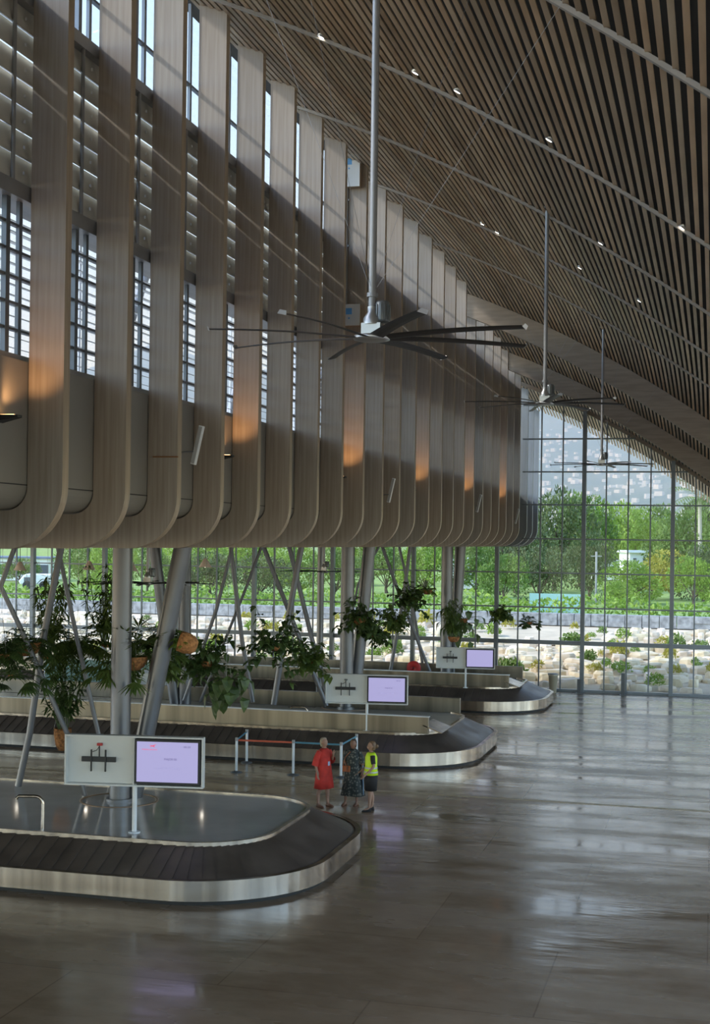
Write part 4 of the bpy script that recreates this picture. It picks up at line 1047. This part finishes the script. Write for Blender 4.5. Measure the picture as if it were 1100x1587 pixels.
# buildings
def house(x0, x1, ytop, ybot, d, lab, wall, roofm, depth=6, flat=True, win=3):
    a = P(x0, ytop, d); b = P(x1, ybot, d); z0 = min(b.z, zt(a.y)); w_ = (b-a).dot(RT)
    r = thing('house', lab, 'building', (a.x, a.y, z0), rz=YAW); h = a.z-z0
    m = MB(); m.b2((0, 0, 0), (w_, depth, h*.93)); m.build('wall', wall, r)
    m = MB(); m.b2((-.3, -.3, h*.93), (w_+.3, depth+.3, h)); m.build('roof', roofm, r)
    for i in range(win):
        cx = w_*(i+.5)/win; m = MB(); m.b2((cx-w_*.08, -.03, h*.93-1.6), (cx+w_*.08, 0, h*.93-.6)); m.build('window', mat('far_window', (.08, .10, .13), .2), r)
    return r
WH = mat('house_white', (.78, .77, .74), .7); RF = mat('roof_white', (.80, .82, .84), .5); 
house(700, 742, 865, 900, 128, 'white flat-roofed house between the farthest columns', WH, RF, win=3)
house(976, 1006, 853, 880, 150, 'white-roofed house above the trees right of the tall mullion', WH, RF, win=2)
house(925, 975, 868, 890, 160, 'low pale building left of the white-roofed house', WH, mat('roof_pale', (.6, .6, .58), .6), win=3)
house(-40, 75, 862, 900, 135, 'long pale building with a dark roof band at the far left', WH, mat('roof_dark', (.12, .16, .24), .6), win=6)
# white van
p = P(28, 926, 110); r = thing('white_van', 'white van parked outside at the far left', 'van', (p.x, p.y, zt(p.y)+.2), rz=YAW+.1)
L = 50*110/FPX; hh = P(28, 902, 110).z-p.z
m = MB(); m.add([Vector(v) for v in ((.15, 0, .4), (L, 0, .4), (L, 0, hh), (.55, 0, hh), (.0, 0, hh*.55), (.15, 1.9, .4), (L, 1.9, .4), (L, 1.9, hh), (.55, 1.9, hh), (0, 1.9, hh*.55))],
                [(0, 1, 2, 3, 4), (5, 6, 7, 8, 9), (0, 1, 6, 5), (1, 2, 7, 6), (2, 3, 8, 7), (3, 4, 9, 8), (4, 0, 5, 9)]); m.build('body', WH, r, bevel=.08)
m = MB(); m.b2((.45, -.02, hh*.5), (1.1, .0, hh*.8)); m.build('side_window', mat('far_window', (.08, .10, .13), .2), r)
for wx in (.7, L-.6): m = MB(); m.tube([(wx, -.03, .35), (wx, .25, .35)], .36, 18); m.build('wheel', BLACK, r)
# utility pole
p = P(923, 935, 100); t = P(924, 855, 100)
r = thing('utility_pole', 'pale utility pole right of the tall mullion', 'pole', (p.x, p.y, zt(p.y)))
m = MB(); m.tube([(0, 0, 0), (0, 0, t.z-zt(p.y))], .08, 8); m.build('shaft', STEEL, r)
m = MB(); m.b2((-.4, -.03, t.z-zt(p.y)-.36), (.4, .03, t.z-zt(p.y)-.3)); m.build('crossarm', STEEL, r)
# hill
mb = MB(); mb.smooth = True; random.seed(3)
nx, ny = 60, 24
def ridge(x, t):
    base = 1-math.cos(PI*t/2); n_ = math.sin(x*.004+1)*.12+math.sin(x*.011)*.06+math.sin(x*.03+t*4)*.02
    return t*(.55+.45*t)*(1+n_)
HX0, HX1, HY0, HY1 = -2600, 1600, 1100, 3600
def hillz(x, y):
    t = (y-HY0)/(HY1-HY0); return 2+ridge(x, t)*(430+ .03*(-x))
vs = [Vector((HX0+(HX1-HX0)*i/nx, HY0+(HY1-HY0)*j/ny, hillz(HX0+(HX1-HX0)*i/nx, HY0+(HY1-HY0)*j/ny))) for j in range(ny+1) for i in range(nx+1)]
mb.add(vs, [(j*(nx+1)+i, j*(nx+1)+i+1, (j+1)*(nx+1)+i+1, (j+1)*(nx+1)+i) for j in range(ny) for i in range(nx)])
mb.smooth = False
mb.add([Vector((-2600, 800, 1)), Vector((1600, 800, 1)), Vector((1600, 1100, 2)), Vector((-2600, 1100, 2))], [(0, 1, 2, 3)])
o = mb.build('hillside', mat('hill_green', (.10, .15, .07), .9, scale=.01, col2=(.20, .22, .12)), loc=(0, HY0, 0)); o['kind'] = 'structure'; o['label'] = 'hazy hill beyond the trees'
mb = MB()
for i in range(2600):
    x = random.uniform(-1300, 300); y = HY0+(HY1-HY0)*random.random()**1.3*.62+60
    s = random.uniform(4, 10); rot = Matrix.Rotation(random.uniform(0, 3), 3, 'Z'); mb.box((x, y, hillz(x, y)+s*.25), (s, s*.7, s*.6), rot)
tag(mb.build('hillside_houses', WH, loc=(0, HY0, 0)), 'countless tiny white houses scattered over the hazy hill', 'houses', kind='stuff')
# aerial haze between the trees and the hill
hm = bpy.data.materials.new('haze'); hm.use_nodes = True; t = hm.node_tree; t.nodes.clear()
vs_ = t.nodes.new('ShaderNodeVolumeScatter'); vs_.inputs['Color'].default_value = (.55, .76, 1, 1); vs_.inputs['Density'].default_value = .0007; vs_.inputs['Anisotropy'].default_value = .0
ou = t.nodes.new('ShaderNodeOutputMaterial'); t.links.new(vs_.outputs[0], ou.inputs['Volume'])
mb = MB(); mb.b2((-3000, 260, -5), (2000, 3700, 700)); o = mb.build('haze', hm); tag(o, 'thin bluish haze over the valley and hill', 'haze', kind='stuff')
